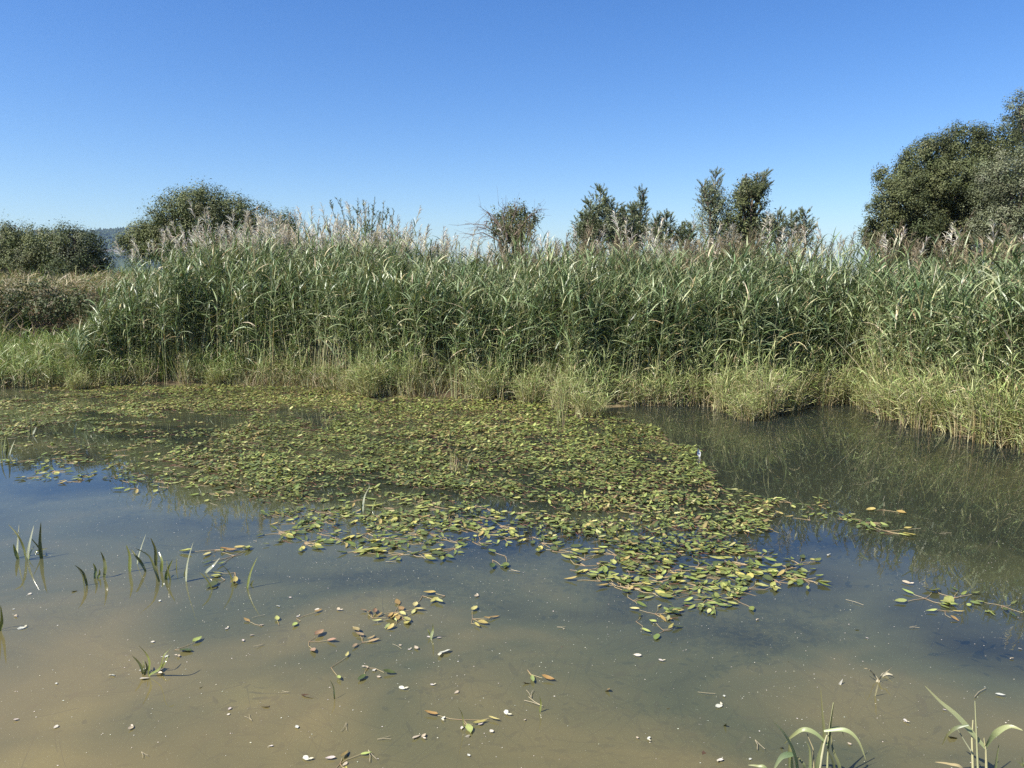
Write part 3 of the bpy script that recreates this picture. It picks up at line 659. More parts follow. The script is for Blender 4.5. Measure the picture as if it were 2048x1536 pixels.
pine('bushy young pine with upright candle shoots, left of the two pale ones behind the reeds', 19, [(1203, 376, 1200, 500, 44), (1182, 402, 1178, 500, 36), (1170, 432, 1168, 500, 26), (1225, 410, 1228, 500, 44), (1250, 420, 1246, 500, 38)], 'young pines behind the reeds')
pine('slim young pine whose pointed leader stands right of the bushy young pine', 19.6, [(1287, 380, 1275, 500, 26), (1265, 412, 1262, 500, 36), (1246, 436, 1246, 500, 34)], 'young pines behind the reeds')
pine('low young pine barely clearing the reeds between the two pairs of pines', 19, [(1333, 430, 1335, 500, 24), (1312, 438, 1312, 500, 22), (1360, 452, 1362, 500, 18)], 'young pines behind the reeds')
pine('open-branched pine with a crooked top, the tallest one on the skyline', 20, [(1431, 342, 1425, 500, 42), (1404, 366, 1418, 430, 22), (1450, 420, 1452, 500, 34)], 'young pines behind the reeds', dense=24)
pine('low dark pine with candle shoots at the right end of the pine row', 19.4, [(1555, 424, 1555, 500, 26), (1582, 428, 1585, 500, 26), (1610, 420, 1606, 500, 22), (1530, 440, 1535, 500, 26)], 'young pines behind the reeds')
pine('small pine shoots showing between the reed plumes left of the crooked pine', 19.3, [(1380, 450, 1380, 505, 16)], 'young pines behind the reeds')
# ivy-clad pine: dense round mass with branches reaching right
tree('ivy_clad_pine', 'dense dark pine cloaked in leaves with one branch reaching up to the right', 'tree', 19.7,
     [(1495, 420, 42, 42, 0), (1490, 385, 28, 24, 0), (1515, 455, 40, 34, .1), (1480, 460, 40, 32, 0), (1510, 378, 24, 18, 0)], .055, OAK, [3, 2, 3, .6], 800, 0, .2)
pine('feathery pine boughs emerging from the top of the leaf-cloaked pine', 19.7, [(1529, 348, 1510, 400, 16), (1537, 372, 1500, 400, 14), (1483, 362, 1488, 420, 18)], 'young pines behind the reeds')

def upright_shrub(label, Y, tips, basepx, cols, name, leaf=.05, group=None, bare=(), dens=34):
    bx = atY(basepx, 500, Y)[0]; gz = float(height(np.array(bx), np.array(float(Y))))
    root = thing(name, label, 'shrub', (bx, Y, gz), group); cb, tb = Buf(), Buf()
    for (a, b_, lean) in tips:
        top = atY(a, b_, Y+rng.normal(0, .3)); base = np.array([bx+rng.normal(0, .15), Y+rng.normal(0, .1), gz-.05])
        s = np.linspace(0, 1, 7)[:, None]; P = base*(1-s)+top*s; P[:, 0] += lean*np.sin(s[:, 0]*math.pi)*.2; P[1:-1] += rng.normal(0, .02, (5, 3))
        tubes(tb, P, np.linspace(.02, .004, 7)[None], (.16, .13, .08), (.2, .18, .09), sides=4)
        n = dens*3; t = rng.uniform(.45, 1, n); pos = P[-1]*(t[:, None])+P[0]*(1-t[:, None]); pos[:, 0] += lean*np.sin(t*math.pi)*.2
        a_ = rng.uniform(0, 6.28, n)
        ribbons(cb, pos, a_, rng.uniform(.3, .9, n), rng.uniform(0, .5, n), leaf*rng.uniform(.9, 1.8, n), leaf*.32, 2, pick(cols, np.ones(len(cols)), n, .25), tw=rng.uniform(-1, 1, n), w0=.4, pk=.5)
        for g in range(7):                     # side twigs
            t_ = rng.uniform(.55, .95); p = P[0]*(1-t_)+P[-1]*t_; az = rng.uniform(0, 6.28); l = rng.uniform(.12, .35)
            e = p+np.array([math.cos(az)*l*.55, math.sin(az)*l*.55, l]); tubes(tb, np.array([p, (p+e)/2+[.01, 0, 0], e]), np.array([.006, .005, .003]), (.16, .13, .08), sides=3)
            bottlebrush(cb, [p], [e], dens//2, leaf*1.2, leaf*.3, cols, .7)
    for (p0, p1, p2) in bare:
        q = [atY(*p, Y) for p in (p0, p1, p2)]; tubes(tb, np.array(q), np.array([.018, .010, .004]), (.17, .13, .10), sides=5)
        for g in range(9):
            f = rng.uniform(.25, .9); p = q[0]*(1-f)**2+2*q[1]*f*(1-f)+q[2]*f*f; dvec = (q[2]-q[1]); dvec /= np.linalg.norm(dvec)
            e = p+(dvec+rng.normal(0, .5, 3))*rng.uniform(.08, .26); m = (p+e)/2+rng.normal(0, .02, 3)
            tubes(tb, np.array([p, m, e]), np.array([.006, .004, .002]), (.17, .12, .10), sides=3)
            for h in range(2):
                e2 = m+(dvec+rng.normal(0, .7, 3))*.14; tubes(tb, np.array([m, (m+e2)/2, e2]), np.array([.003, .002, .0015]), (.17, .12, .10), sides=3)
    for o in (cb.obj('crown', M_tree, root), tb.obj('trunk', M_bark, root)): o.location = (-bx, -Y, -gz)
    return root
SH_ = [(.10, .13, .065), (.13, .155, .085), (.07, .095, .045), (.17, .19, .12)]
tips = [(660, 402, .3), (680, 400, -.2), (698, 412, 0), (716, 398, 0), (727, 403, .1), (737, 408, 0), (750, 395, 0), (768, 400, 0), (776, 416, .1), (787, 420, .2), (706, 430, 0), (760, 425, .1), (650, 440, -.2), (670, 430, -.1), (800, 440, .2), (690, 440, 0), (730, 430, 0), (745, 440, 0), (812, 455, .2), (640, 455, -.2)]
upright_shrub('sprawling shrub of thin upright leafy stems between silver plumes, left of centre skyline', 17.8, tips, 730, SH_, 'upright_shrub')
cs = [(1015, 428, 0), (1030, 424, 0), (1045, 436, 0), (1000, 440, 0), (985, 452, -.1), (1060, 450, .1), (1022, 440, 0), (1040, 450, 0), (1010, 455, 0), (1052, 430, .1), (1066, 440, .1)]
upright_shrub('half-dead shrub with bare arching twigs and a leafy core in the middle of the skyline', 17.6, cs, 1020, OAK, 'half_dead_shrub', .05, None,
              [((1015, 480), (1005, 435), (1010, 412)), ((1010, 470), (975, 425), (950, 448)), ((1010, 480), (970, 450), (930, 447)), ((1005, 485), (965, 465), (940, 470)), ((1020, 455), (1030, 425), (1036, 412)), ((1015, 470), (985, 430), (965, 418)), ((1030, 470), (1060, 430), (1076, 422))], 30)
tree('leafy_core_bush', 'small leafy dark bush right behind the half-dead shrub twigs', 'bush', 18.2, [(1025, 455, 44, 36, 0), (1048, 436, 26, 22, 0), (1008, 440, 22, 18, 0), (1028, 425, 18, 14, 0)], .045, OAK, [3, 3, 2, 1], 1300, .08, .14)

# ---------------------------------------------------------------- floating pondweed
PW = [(.12, .15, .04), (.165, .19, .048), (.07, .092, .028), (.26, .28, .08), (.25, .20, .07), (.15, .115, .05), (.34, .32, .13)]
PWp = [4, 4, 2.5, 2, .8, .5, .6]
def pond_leaves(buf, pos, az, L, W, tilt, curl, col, tip=None):
    """oval leaf: 5 stations, 3 across, creased and slightly curled"""
    n = len(pos); L, W, tilt, curl, az = [A(q, n) for q in (L, W, tilt, curl, az)]
    st = np.array([0, .16, .42, .72, 1.0]); pr = np.array([.06, .72, 1.0, .72, .05])
    ca, sa = np.cos(az), np.sin(az)
    V = np.empty((n, 5, 3, 3))
    roll = rng.normal(0, .12, n)+tilt*.5
    for k in range(5):
        for j in range(3):
            u = (st[k]-.5)*L; v = (j-1)*.5*W*pr[k]
            zz = np.abs(j-1)*W*.12*pr[k]*curl+tilt*u+roll*v+curl*.10*L*(st[k]-.5)**2*2
            V[:, k, j, 0] = pos[:, 0]+ca*u-sa*v; V[:, k, j, 1] = pos[:, 1]+sa*u+ca*v; V[:, k, j, 2] = pos[:, 2]+zz
    V[..., :2] += rng.uniform(-.07, .07, (n, 5, 3, 2))*W[:, None, None, None]; V[..., 2] += rng.uniform(-.03, .03, (n, 5, 3))*W[:, None, None]
    f = []
    for k in range(4):
        for j in range(2): q = k*3+j; f.append((q, q+1, q+4, q+3))
    F = (np.array(f)[None]+(np.arange(n)*15)[:, None, None]).reshape(-1, 4)
    c = np.repeat(colA(col, n)[:, None], 15, 1).reshape(n, 5, 3, 3)*np.array([1, 1, 1, .95, .8])[None, :, None, None]
    c = c*np.array([1, 1.12, 1])[None, None, :, None]
    buf.add(V.reshape(-1, 3), F, c.reshape(-1, 3))
def inpoly(x, y, poly):
    r = np.zeros(len(x), bool); j = len(poly)-1
    for i in range(len(poly)):
        xi, yi = poly[i]; xj, yj = poly[j]
        c = ((yi > y) != (yj > y)) & (x < (xj-xi)*(y-yi)/(yj-yi+1e-12)+xi); r ^= c; j = i
    return r
def W_(pts): return [tuple(onwater(a, b_)[:2]) for a, b_ in pts]
ZONES = [  # outlines surveyed on the water and the share of the surface covered there
 (W_([(-120, 772), (620, 772), (1150, 815), (1290, 850), (1330, 872), (1400, 900), (1422, 950), (1470, 975), (1530, 1000), (1590, 1015), (1550, 1040), (1540, 1080), (1500, 1100), (1440, 1110), (1330, 1105), (1250, 1110), (1150, 1085), (1100, 1050), (1110, 1005), (960, 985), (880, 960), (700, 975), (520, 1000), (400, 985), (355, 965), (400, 930), (340, 900), (450, 868), (500, 825), (330, 815), (250, 772)]), 1.0),
 (W_([(-160, 772), (345, 772), (335, 825), (230, 868), (90, 862), (-120, 880)]), .62),
 (W_([(500, 990), (900, 960), (1130, 1000), (1130, 1090), (1050, 1060), (960, 1080), (860, 1090), (700, 1060), (560, 1090), (600, 1040), (450, 1010)]), .36),
 (W_([(1240, 1100), (1440, 1100), (1560, 1130), (1470, 1170), (1440, 1205), (1350, 1200), (1270, 1150)]), .55),
 (W_([(1290, 1200), (1360, 1200), (1350, 1250), (1330, 1275), (1290, 1250)]), .16),
 (W_([(-50, 870), (350, 850), (380, 960), (200, 975), (-50, 930)]), .13),
 (W_([(1600, 1000), (1820, 1030), (1800, 1070), (1700, 1065), (1600, 1050)]), .06),
 (W_([(330, 820), (520, 815), (450, 868), (340, 900), (230, 870)]), .22),
 (W_([(1840, 1185), (1960, 1190), (1940, 1215), (1860, 1210)]), .14),
]
holes = [W_([(540, 824), (640, 824), (650, 842), (520, 845)]), W_([(950, 940), (1040, 945), (1060, 975), (930, 965)])]
def cover(x, y):
    c = np.zeros(len(x))
    jx = x+.28*(vnoise(x, y, 2.0, 41)-.5)+.2*(vnoise(x, y, 5, 42)-.5); jy = y+.5*(vnoise(x, y, 1.7, 43)-.5)+.25*(vnoise(x, y, 5, 44)-.5)
    for poly, v in ZONES: c = np.maximum(c, inpoly(jx, jy, poly)*v)
    for h in holes: c = np.where(inpoly(jx, jy, h), c*.15, c)
    return c
N = 640000
x = rng.uniform(-11, 8, N); y = rng.uniform(3.4, 13.6, N)
ok = (y < yS(x)+.2)
x, y = x[ok], y[ok]; cv = cover(x, y)
patch = vnoise(x, y*1.6, 2.6, 45)*.6+vnoise(x, y*1.5, 6.5, 46)*.4
cvp = np.where(cv >= .99, np.clip(.5+2.1*(patch-.42), .05, 1), cv*np.clip((patch-.42)*6, 0, 2.2))
dist = np.hypot(x, y)
keep = rng.random(len(x)) < cvp*.52*np.clip(1.15-.03*dist, .7, 1)
x, y, cv = x[keep], y[keep], cv[keep]; n = len(x)
print('pondweed leaves', n)
b = Buf()
fl = vnoise(x, y, .7, 47)*6.28*.8
az = fl+rng.normal(0, .9, n)
L = rng.uniform(.026, .07, n)*(.85+.3*vnoise(x, y, 3, 90)); Wd = L*rng.uniform(.24, .52, n)
steep = np.where(rng.random(n) < np.where(cv > .9, .11, .03), rng.uniform(-.65, .65, n), rng.normal(0, .14, n))
zz = .006+np.where(cv > .9, rng.uniform(0, .028, n), rng.uniform(0, .008, n))+np.abs(steep)*L*.5
tone = vnoise(x, y, 1.2, 48)[:, None]
col = pick(PW, PWp, n, .38, .05)*(.75+.45*tone)
brown = rng.random(n) < .2*(vnoise(x, y, 1.0, 49) > .55); col[brown] = pick(PW[4:], [2, 2, 1], brown.sum())
pond_leaves(b, np.stack([x, y, zz], 1), az, L, Wd, steep, rng.uniform(-.4, 1.2, n), col)
# reddish leaf stalks threading through the mat
k = rng.random(n) < .3; xs, ys = x[k], y[k]; m = len(xs); a = az[k]+math.pi+rng.normal(0, .6, m); l = rng.uniform(.06, .2, m)
P = np.stack([np.stack([xs+np.cos(a)*l*t, ys+np.sin(a)*l*t+.02*t*t, .006-.012*t+0*xs], 1) for t in (0, .5, 1)], 1)
tubes(b, P, np.array([.0018, .0018, .0015])[None]*np.ones((m, 1)), pick([(.2, .09, .06), (.28, .2, .09)], [1, 1], m), sides=3)
tag(b.obj('pondweed_mat', M_pond), 'broad floating mat of oval green and bronze pondweed leaves covering the middle of the pond', 'pondweed', kind='stuff')

# sparse weed just under the surface that dims the water between leaves
def sprig_proto(k, nleaf, cols, long=False, mat=None):
    t = thing('pondweed_sprig', 'x', 'pondweed'); sb = Buf()
    for q in range(nleaf):
        a = rng.uniform(0, 6.28) if not long else rng.normal(0, .8); l = rng.uniform(.04, .16)
        e = np.array([math.cos(a)*l, math.sin(a)*l, .004]); mid = e*.5+np.array([rng.normal(0, .012), rng.normal(0, .012), -.008])
        tubes(sb, np.array([[0, 0, .001], mid*[1, 1, -.3], e]), np.array([.0017, .0017, .0015]), (.30, .2, .11), (.38, .32, .16), sides=4)
        lb = Buf(); LL = rng.uniform(.06, .10); aa = a+rng.normal(0, .4); c = np.array(cols[rng.integers(len(cols))])
        pond_leaves(lb, np.array([e+[math.cos(aa)*LL*.45, math.sin(aa)*LL*.45, .005]]), aa, LL, LL*rng.uniform(.24, .6), rng.normal(0, .14), rng.uniform(.2, 2.6), jcol(c, 1, .2))
        lb.obj('leaf', mat or M_pond, t)
    e = np.array([rng.normal(0, .05), rng.uniform(.02, .08), -.36]); tubes(sb, np.array([[0, 0, .001], [.02, .03, -.12], e]), np.array([.002, .002, .0025]), (.2, .13, .07), sides=4)
    sb.obj('stem', M_stem, t); return t
GRN = PW[:4]; BRN = [(.32, .26, .08), (.26, .17, .06), (.40, .36, .14), (.27, .28, .09)]; MIX = GRN+GRN+[BRN[0], BRN[3]]
edge_protos = [sprig_proto(k, [3, 4, 5, 3, 6, 4][k], MIX, k % 2 == 0) for k in range(6)]
used = [False]*6
ebp = []
EDGE = [(1040, 1095, 1420, 1215), (1200, 1090, 1640, 1180), (540, 1000, 1130, 1110), (1420, 900, 1660, 1060), (340, 880, 560, 1010), (60, 880, 360, 1000), (1680, 1025, 1830, 1075)]
EW = [1.2, 2, 3, .5, 1.5, 1.2, .5]
tries = 0
while len(ebp) < 165 and tries < 9000:
    tries += 1
    e = EDGE[rng.choice(len(EDGE), p=np.array(EW)/sum(EW))]; p = onwater(rng.uniform(e[0], e[2]), rng.uniform(e[1], e[3]))
    cvx = cover(np.array([p[0]]), np.array([p[1]]))[0]
    near = cover(np.array([p[0], p[0]+.25, p[0]-.25, p[0]]), np.array([p[1]+.3, p[1]+.1, p[1]+.1, p[1]-.3])).max()
    if cvx < .9 and near > .1: ebp.append(p)
for p in ebp:
    k = rng.integers(6); rot = rng.uniform(0, 6.28); s = rng.uniform(.75, 1.15)
    if used[k]: r = dup(edge_protos[k], p, rot, s)
    else: used[k] = True; r = reveal(edge_protos[k], p, rot, s)
    r['label'] = 'loose sprig of green and bronze pondweed leaves floating at the rim of the mat'; r['group'] = 'pondweed sprigs at the rim of the mat'
SPR = [(1238, 1168, 5, BRN, 'tan round-leaved pondweed sprig just below the left rim of the mat tip'),
 (1310, 1228, 6, BRN, 'rusty pondweed sprig trailing beneath the lowest tip of the mat'),
 (1328, 1262, 4, MIX, 'yellow-green sprig at the very lowest end of the pondweed trail'),
 (1272, 1243, 2, GRN, 'two narrow green leaves left of the lowest pondweed trail'),
 (1500, 1178, 4, BRN, 'orange lance-leaved sprig right of the mat tip'),
 (1560, 1150, 4, MIX, 'pair of lance leaves on long stalks right below the mat edge'),
 (1612, 1162, 3, MIX, 'bright green leaf pair furthest right below the mat'),
 (1480, 1205, 3, GRN, 'faint small sprig in open water under the orange one'),
 (1745, 1045, 6, MIX, 'spreading sprig of narrow leaves floating alone right of the mat'),
 (1772, 1062, 4, BRN, 'brown narrow-leaved sprig just right of the lone spreading sprig'),
 (1765, 1020, 2, BRN, 'single reddish leaf standing above the lone sprig on the right'),
 (1850, 1197, 4, MIX, 'left one of the three torn sprigs near the right edge'),
 (1910, 1196, 6, MIX, 'middle and largest of the three torn sprigs near the right edge'),
 (1890, 1222, 3, BRN, 'slender brown-tipped leaf below the torn sprigs at right'),
 (2005, 1212, 5, MIX, 'torn green sprig cut by the right edge of the view'),
 (790, 1225, 9, BRN, 'tangled clump of orange lance leaves in the centre foreground'),
 (805, 1238, 7, BRN, 'orange leaves fanned at the right of the tangled clump'),
 (745, 1236, 4, [(.2, .11, .06), (.16, .1, .06)], 'dark brown dead weed at the left of the tangled clump'),
 (845, 1192, 2, BRN, 'small yellow leaf pair above the tangled clump'),
 (890, 1192, 2, BRN, 'curled tan leaf on a stalk above and right of the tangled clump'),
 (945, 1238, 5, BRN, 'pinkish tan leaves on a long underwater stalk right of the centre shoot'),
 (725, 1285, 5, [(.3, .22, .1), (.2, .14, .08)], 'brown withered sprig lower left of the tangled clump'),
 (662, 1335, 2, BRN, 'patchy yellow leaf on a curved stalk in the lower centre'),
 (735, 1336, 2, GRN, 'green leaf beside bleached scraps in the lower centre'),
 (618, 1283, 3, [(.22, .13, .08), (.25, .16, .1)], 'faint reddish sunken sprig left of centre foreground'),
 (558, 1250, 1, BRN, 'lone orange leaf on a stalk left of centre foreground'),
 (593, 1238, 2, BRN, 'crinkled tan leaf on a slanting stalk left of centre foreground'),
 (524, 1252, 1, BRN, 'small cream leaf on a stalk, leftmost of a row of three'),
 (430, 1100, 5, BRN, 'yellowing sprig among the water shoots on the left'),
 (468, 1112, 5, MIX, 'arched sprig of yellow leaves right of the leftmost yellowing one'),
 (470, 1145, 3, BRN, 'brownish leaves beside the bent silver shoot'),
 (450, 1160, 2, GRN, 'round green leaf under the bent silver shoot'),
 (1140, 1140, 1, BRN, 'single tan round leaf floating in the open water left of the mat tip'),
 (985, 1120, 2, MIX, 'pointed yellow leaf on a thin stalk below the middle of the mat'),
 (1010, 1112, 2, GRN, 'bright green round leaf below the middle of the mat'),
 (880, 1105, 3, GRN, 'small green sprig below the left strands of the mat'),
 (925, 1440, 4, BRN, 'tangle of thin straw stalks and leaf bits in the lower middle'),
 (1055, 1340, 2, BRN, 'small tan leaf hanging on a stalk right of the lower middle'),
 (680, 1528, 4, BRN, 'withered brown leaves at the bottom edge left of centre'),
 (350, 1300, 2, MIX, 'yellow-green leaf beside the double shoot in the left foreground')]
for (a, c_, nl, cols, lab) in SPR:
    t = sprig_proto(0, nl, cols); t.location = onwater(a, c_, .002); t.rotation_euler = (0, 0, rng.uniform(0, 6.28)); t['label'] = lab
    t.scale = (.7,)*3 if c_ > 1200 else (.95,)*3

b = Buf(); kx, ky, kz = [], [], []
for q in range(46):
    c0 = onwater(rng.uniform(20, 2030), rng.uniform(1020, 1520)); m = rng.integers(4, 16); r0 = rng.uniform(.05, .22)
    kx += list(c0[0]+rng.normal(0, r0, m)); ky += list(c0[1]+rng.normal(0, r0*.7, m)); kz += list(-rng.uniform(.004, .09, m))
kx, ky, kz = map(np.array, (kx, ky, kz)); n = len(kx); L = rng.uniform(.03, .085, n)
pond_leaves(b, np.stack([kx, ky, kz], 1), rng.uniform(0, 6.28, n), L, L*rng.uniform(.25, .5, n), rng.normal(0, .3, n), rng.uniform(0, 2, n), pick([(.10, .06, .035), (.07, .06, .03), (.16, .12, .06)], [2, 2, 1], n))
a = rng.uniform(0, 6.28, n); l = rng.uniform(.08, .3, n)
P = np.stack([np.stack([kx+np.cos(a)*l*t, ky+np.sin(a)*l*t+.03*t*t, kz-.10*t], 1) for t in (0, .35, .7, 1)], 1)
tubes(b, P, np.full((n, 4), .002), (.12, .08, .045), sides=3)
tag(b.obj('sunken_weed', M_pond), 'dark rotting weed and stalks suspended just below the muddy surface', 'weed', kind='stuff')

# ---------------------------------------------------------------- bleached dead leaves afloat
def px8(a, b_): return (a*.5371, 1150+b_*.5371)
def px7(a, b_): return (1200+a*.414, 900+b_*.414)
WHITE = [px8(*q) for q in [(110, 72), (57, 153), (595, 97), (1038, 117), (975, 187), (1110, 155), (905, 245), (568, 250), (665, 303), (620, 305), (420, 374), (1490, 262), (1525, 278), (1635, 235), (1395, 355), (1365, 345), (1392, 357), (1497, 423), (1700, 438), (1610, 410), (855, 500), (850, 520), (488, 572), (1105, 567), (1885, 515), (1955, 540), (1720, 570), (1790, 557), (1830, 583), (1577, 602), (1745, 672), (1140, 685), (1285, 705), (1010, 637), (60, 540), (208, 567), (1775, 80), (50, 128), (80, 200), (938, 225), (845, 200), (1080, 85), (1180, 130), (1260, 130), (210, 405), (1650, 535), (1410, 380)]]
WHITE += [px7(*q) for q in [(295, 1018), (1665, 1257), (2030, 962), (1990, 1008), (725, 1495), (235, 1395), (180, 1390), (1475, 1310), (1290, 910), (670, 520), (760, 820), (600, 1190), (575, 1240), (1205, 1420), (580, 1500)]]
wb = []
for k in range(7):
    bb = Buf(); L_ = rng.uniform(.03, .05)
    pond_leaves(bb, np.array([[0, 0, .004]]), 0., L_, L_*rng.uniform(.45, .7), rng.normal(0, .1), rng.uniform(.3, 2.), jcol([(.46, .44, .35), (.36, .32, .22), (.50, .49, .43)][k % 3], 1, .1))
    if k % 2: pond_leaves(bb, np.array([[L_*.5, L_*.3, .007]]), 1.1, L_*.6, L_*.3, .1, 1.0, jcol((.6, .52, .36), 1, .1))
    wb.append(bb.mesh('floating_leaf', M_dead))
BIG = [(px8(538, 388), 1.2, 'bleached leaf floating at the foot of the double shoot, lowest of three'), (px8(595, 358), 1.3, 'bleached leaf floating right of the foot of the double shoot'), (px8(530, 355), 1.0, 'bleached leaf caught in the blades of the double shoot'),
       (px8(1655, 290), 1.5, 'long pale grey bleached leaf right below the small centre shoot'), (px8(1550, 272), 1.3, 'tan leaf with a white edge left of the small centre shoot'), (px8(1600, 233), 1.0, 'white leaf scrap touching the small centre shoot'),
       (px8(1230, 685), 1.2, 'big cream crumpled dead leaf at the bottom edge'), (px7(180, 994), 1.2, 'white dead leaf alone in open water below the lowest mat tip'), (px7(1480, 645), 1.2, 'pale torn leaf in open water left of the torn sprigs'),
       (px7(1935, 1185), 1.2, 'cream leaf in open water above the right grass clump'), (px7(1105, 507), .9, 'white speck-like leaf in the blue water right of the mat'), (px8(1550, 605), 1.2, 'tan dead leaf low in the centre foreground')]
for q, ((a, c_), s, lab) in enumerate(BIG):
    o = bpy.data.objects.new('floating_leaf', wb[q % 7]); C.objects.link(o); o.location = onwater(a, c_, .002); o.rotation_euler = (0, 0, rng.uniform(0, 6.28)); s *= .85; o.scale = (s*1.15, s*.85, s); tag(o, lab, 'dead leaf')
for q, (a, c_) in enumerate(WHITE):
    o = bpy.data.objects.new('floating_leaf', wb[q % 7]); C.objects.link(o); o.location = onwater(a, c_, .002); o.rotation_euler = (0, 0, rng.uniform(0, 6.28)); s = rng.uniform(.4, .8); o.scale = (s, s, s)
    tag(o, 'small bleached dead leaf floating flat on the muddy foreground water', 'dead leaf', 'small bleached leaves on the foreground water')
bb = Buf(); p = onwater(1399, 914); poly_blade(bb, [p, p+[-.01, .01, .05], p+[-.02, .0, .085]], .045, (.75, .74, .7), w0=.3); tag(bb.obj('upright_leaf', M_dead), 'small white leaf standing upright at the right rim of the pondweed mat', 'dead leaf')

# straws afloat
sm = []
for k in range(3):
    bb = Buf(); l = [.09, .07, .12][k]; P = np.array([[-l/2, 0, .004], [0, .004, .005], [l/2, -.003, .004]]); tubes(bb, P, .0014, (.34, .29, .18), sides=4)
    if k != 2: tubes(bb, np.array([[-l/2, 0, .005], [0, .014, .006], [l*.4, .03, .005]]), .0012, (.32, .27, .17), sides=4)
    sm.append(bb.mesh('floating_straw', M_stem))
for q in range(30):
    a, c_ = rng.uniform(20, 2030), rng.uniform(1000, 1525); p = onwater(a, c_, .003)
    if cover(np.array([p[0]]), np.array([p[1]]))[0] > 0: continue
    o = bpy.data.objects.new('floating_straw', sm[q % 3]); C.objects.link(o); o.location = p; o.rotation_euler = (0, 0, rng.uniform(0, 6.28)); s = rng.uniform(.5, 1.1); o.scale = (s, s, s)
    tag(o, 'thin pale straw fragment drifting on the open water', 'straw', 'straw fragments on the water')
# pollen and seed specks
b = Buf(); n = 14000; xx = rng.uniform(-4.5, 5, n); yy = 2.2+4.6*rng.random(n)**.9; k = cover(xx, yy) < .5; xx, yy = xx[k], yy[k]; n = len(xx)
k = rng.random(n) < .12+1.1*np.clip(vnoise(xx, yy, 1.3, 60)*.6+vnoise(xx, yy, 5, 61)*.4-.25, 0, 1); xx, yy = xx[k], yy[k]; n = len(xx)
r_ = .0009+.0018*rng.random(n)**2*np.where(rng.random(n) < .08, 1.6, 1); a0 = rng.uniform(0, 6.28, n)
V = np.stack([np.stack([xx+r_*np.cos(a0+q*math.pi/2)*(1+.4*(q % 2)), yy+r_*np.sin(a0+q*math.pi/2), .0025+0*xx], 1) for q in range(4)], 1)
b.add(V.reshape(-1, 3), np.arange(n*4).reshape(n, 4), np.repeat(jcol((.68, .64, .52), n, .15), 4, axis=0))
tag(b.obj('pollen_specks', M_dead, None, False), 'tiny pale pollen and seed specks scattered over the open water', 'pollen', kind='stuff')

# ---------------------------------------------------------------- water shoots (broad upright blades)
DKG, LTG, SHEEN = (.055, .095, .025), (.14, .2, .045), (.34, .39, .28)  # dark green, light green, and a green with silvery sky sheen painted in
def shoots(label, blades, name='water_shoot', wpx=7, group=None, mat=None, fold=.3):
    """blades: (points from foot to tip in survey pixels, width px, colour)"""
    feet = [onwater(*bl_[0][0]) for bl_ in blades]; c = np.mean(feet, axis=0); c[2] = 0
    t = thing(name, label, 'water plant', c, group)
    for pts, wd, col in blades:
        f0 = onwater(*pts[0]); Yb = f0[1]; P = [f0-np.array([0, -.01, .06]), f0]
        for q, p in enumerate(pts[1:]): P.append(atY(p[0], p[1], Yb+rng.normal(0, .012)*(q+1)))
        bb = Buf(); poly_blade(bb, np.array(P)-c, wd*.86*Yb/FPX, np.array(col)*.8+np.array([.05, .04, .01]), np.array(col)*.6+np.array([.10, .07, .03]), face=(rng.uniform(-.9, .9), -1, rng.uniform(.1, .6)), w0=.35, pk=.5, fold=fold)
        bb.obj('blade', mat or M_shoot, t)
    return t
shoots('tallest cluster of dark upright blades at the far left of the open water', [([(53, 1120), (47, 1092), (35, 1069), (16, 1048)], 8, DKG), ([(35, 1116), (36, 1085), (38, 1048)], 8, SHEEN), ([(55, 1120), (59, 1089), (68, 1050)], 8, SHEEN), ([(83, 1116), (80, 1085), (82, 1044)], 9, DKG), ([(82, 1110), (78, 1096), (59, 1073)], 5, DKG), ([(36, 1118), (30, 1100), (27, 1088)], 8, LTG), ([(58, 1118), (64, 1100), (70, 1091)], 6, LTG), ([(70, 1106), (82, 1100), (95, 1097)], 5, DKG)])
shoots('two curved dark blades bending left between the taller clusters', [([(174, 1171), (166, 1145), (149, 1130)], 6, DKG), ([(169, 1171), (166, 1152), (156, 1137)], 5, DKG)])
shoots('three short blades with a dark curled one just right of the bending pair', [([(190, 1157), (191, 1139), (186, 1126)], 7, LTG), ([(209, 1155), (211, 1137), (208, 1118), (201, 1102)], 9, DKG), ([(196, 1157), (199, 1148), (199, 1138)], 6, LTG)])
shoots('wide cluster of six blades in the middle of the left shoots', [([(260, 1143), (260, 1112), (252, 1089)], 9, LTG), ([(291, 1143), (281, 1124), (270, 1110), (262, 1098)], 7, DKG), ([(275, 1128), (281, 1101), (292, 1068)], 6, SHEEN), ([(318, 1163), (310, 1140), (298, 1112), (270, 1096)], 6, DKG), ([(312, 1131), (311, 1100), (301, 1075)], 8, DKG), ([(323, 1143), (324, 1122), (318, 1104)], 8, LTG), ([(332, 1159), (336, 1139), (346, 1118)], 8, LTG), ([(353, 1139), (354, 1112)], 4, DKG), ([(341, 1160), (336, 1140), (333, 1120)], 5, DKG)])
shoots('single tall silvery blade right of the wide cluster', [([(373, 1163), (376, 1125), (387, 1083)], 9, SHEEN), ([(369, 1150), (374, 1130)], 4, DKG)])
shoots('bent blades crossing low over the water, one with silver light painted into its colour', [([(412, 1146), (426, 1132), (440, 1115)], 8, (.3, .34, .25)), ([(425, 1180), (414, 1159), (399, 1144)], 6, DKG), ([(467, 1171), (459, 1145), (441, 1127)], 6, DKG)])  # first blade: silver glint is put into its pale colour
shoots('slim curved green blade standing alone at the right end of the left shoots', [([(495, 1177), (502, 1143), (515, 1114)], 6, LTG), ([(502, 1170), (508, 1160)], 5, DKG)])
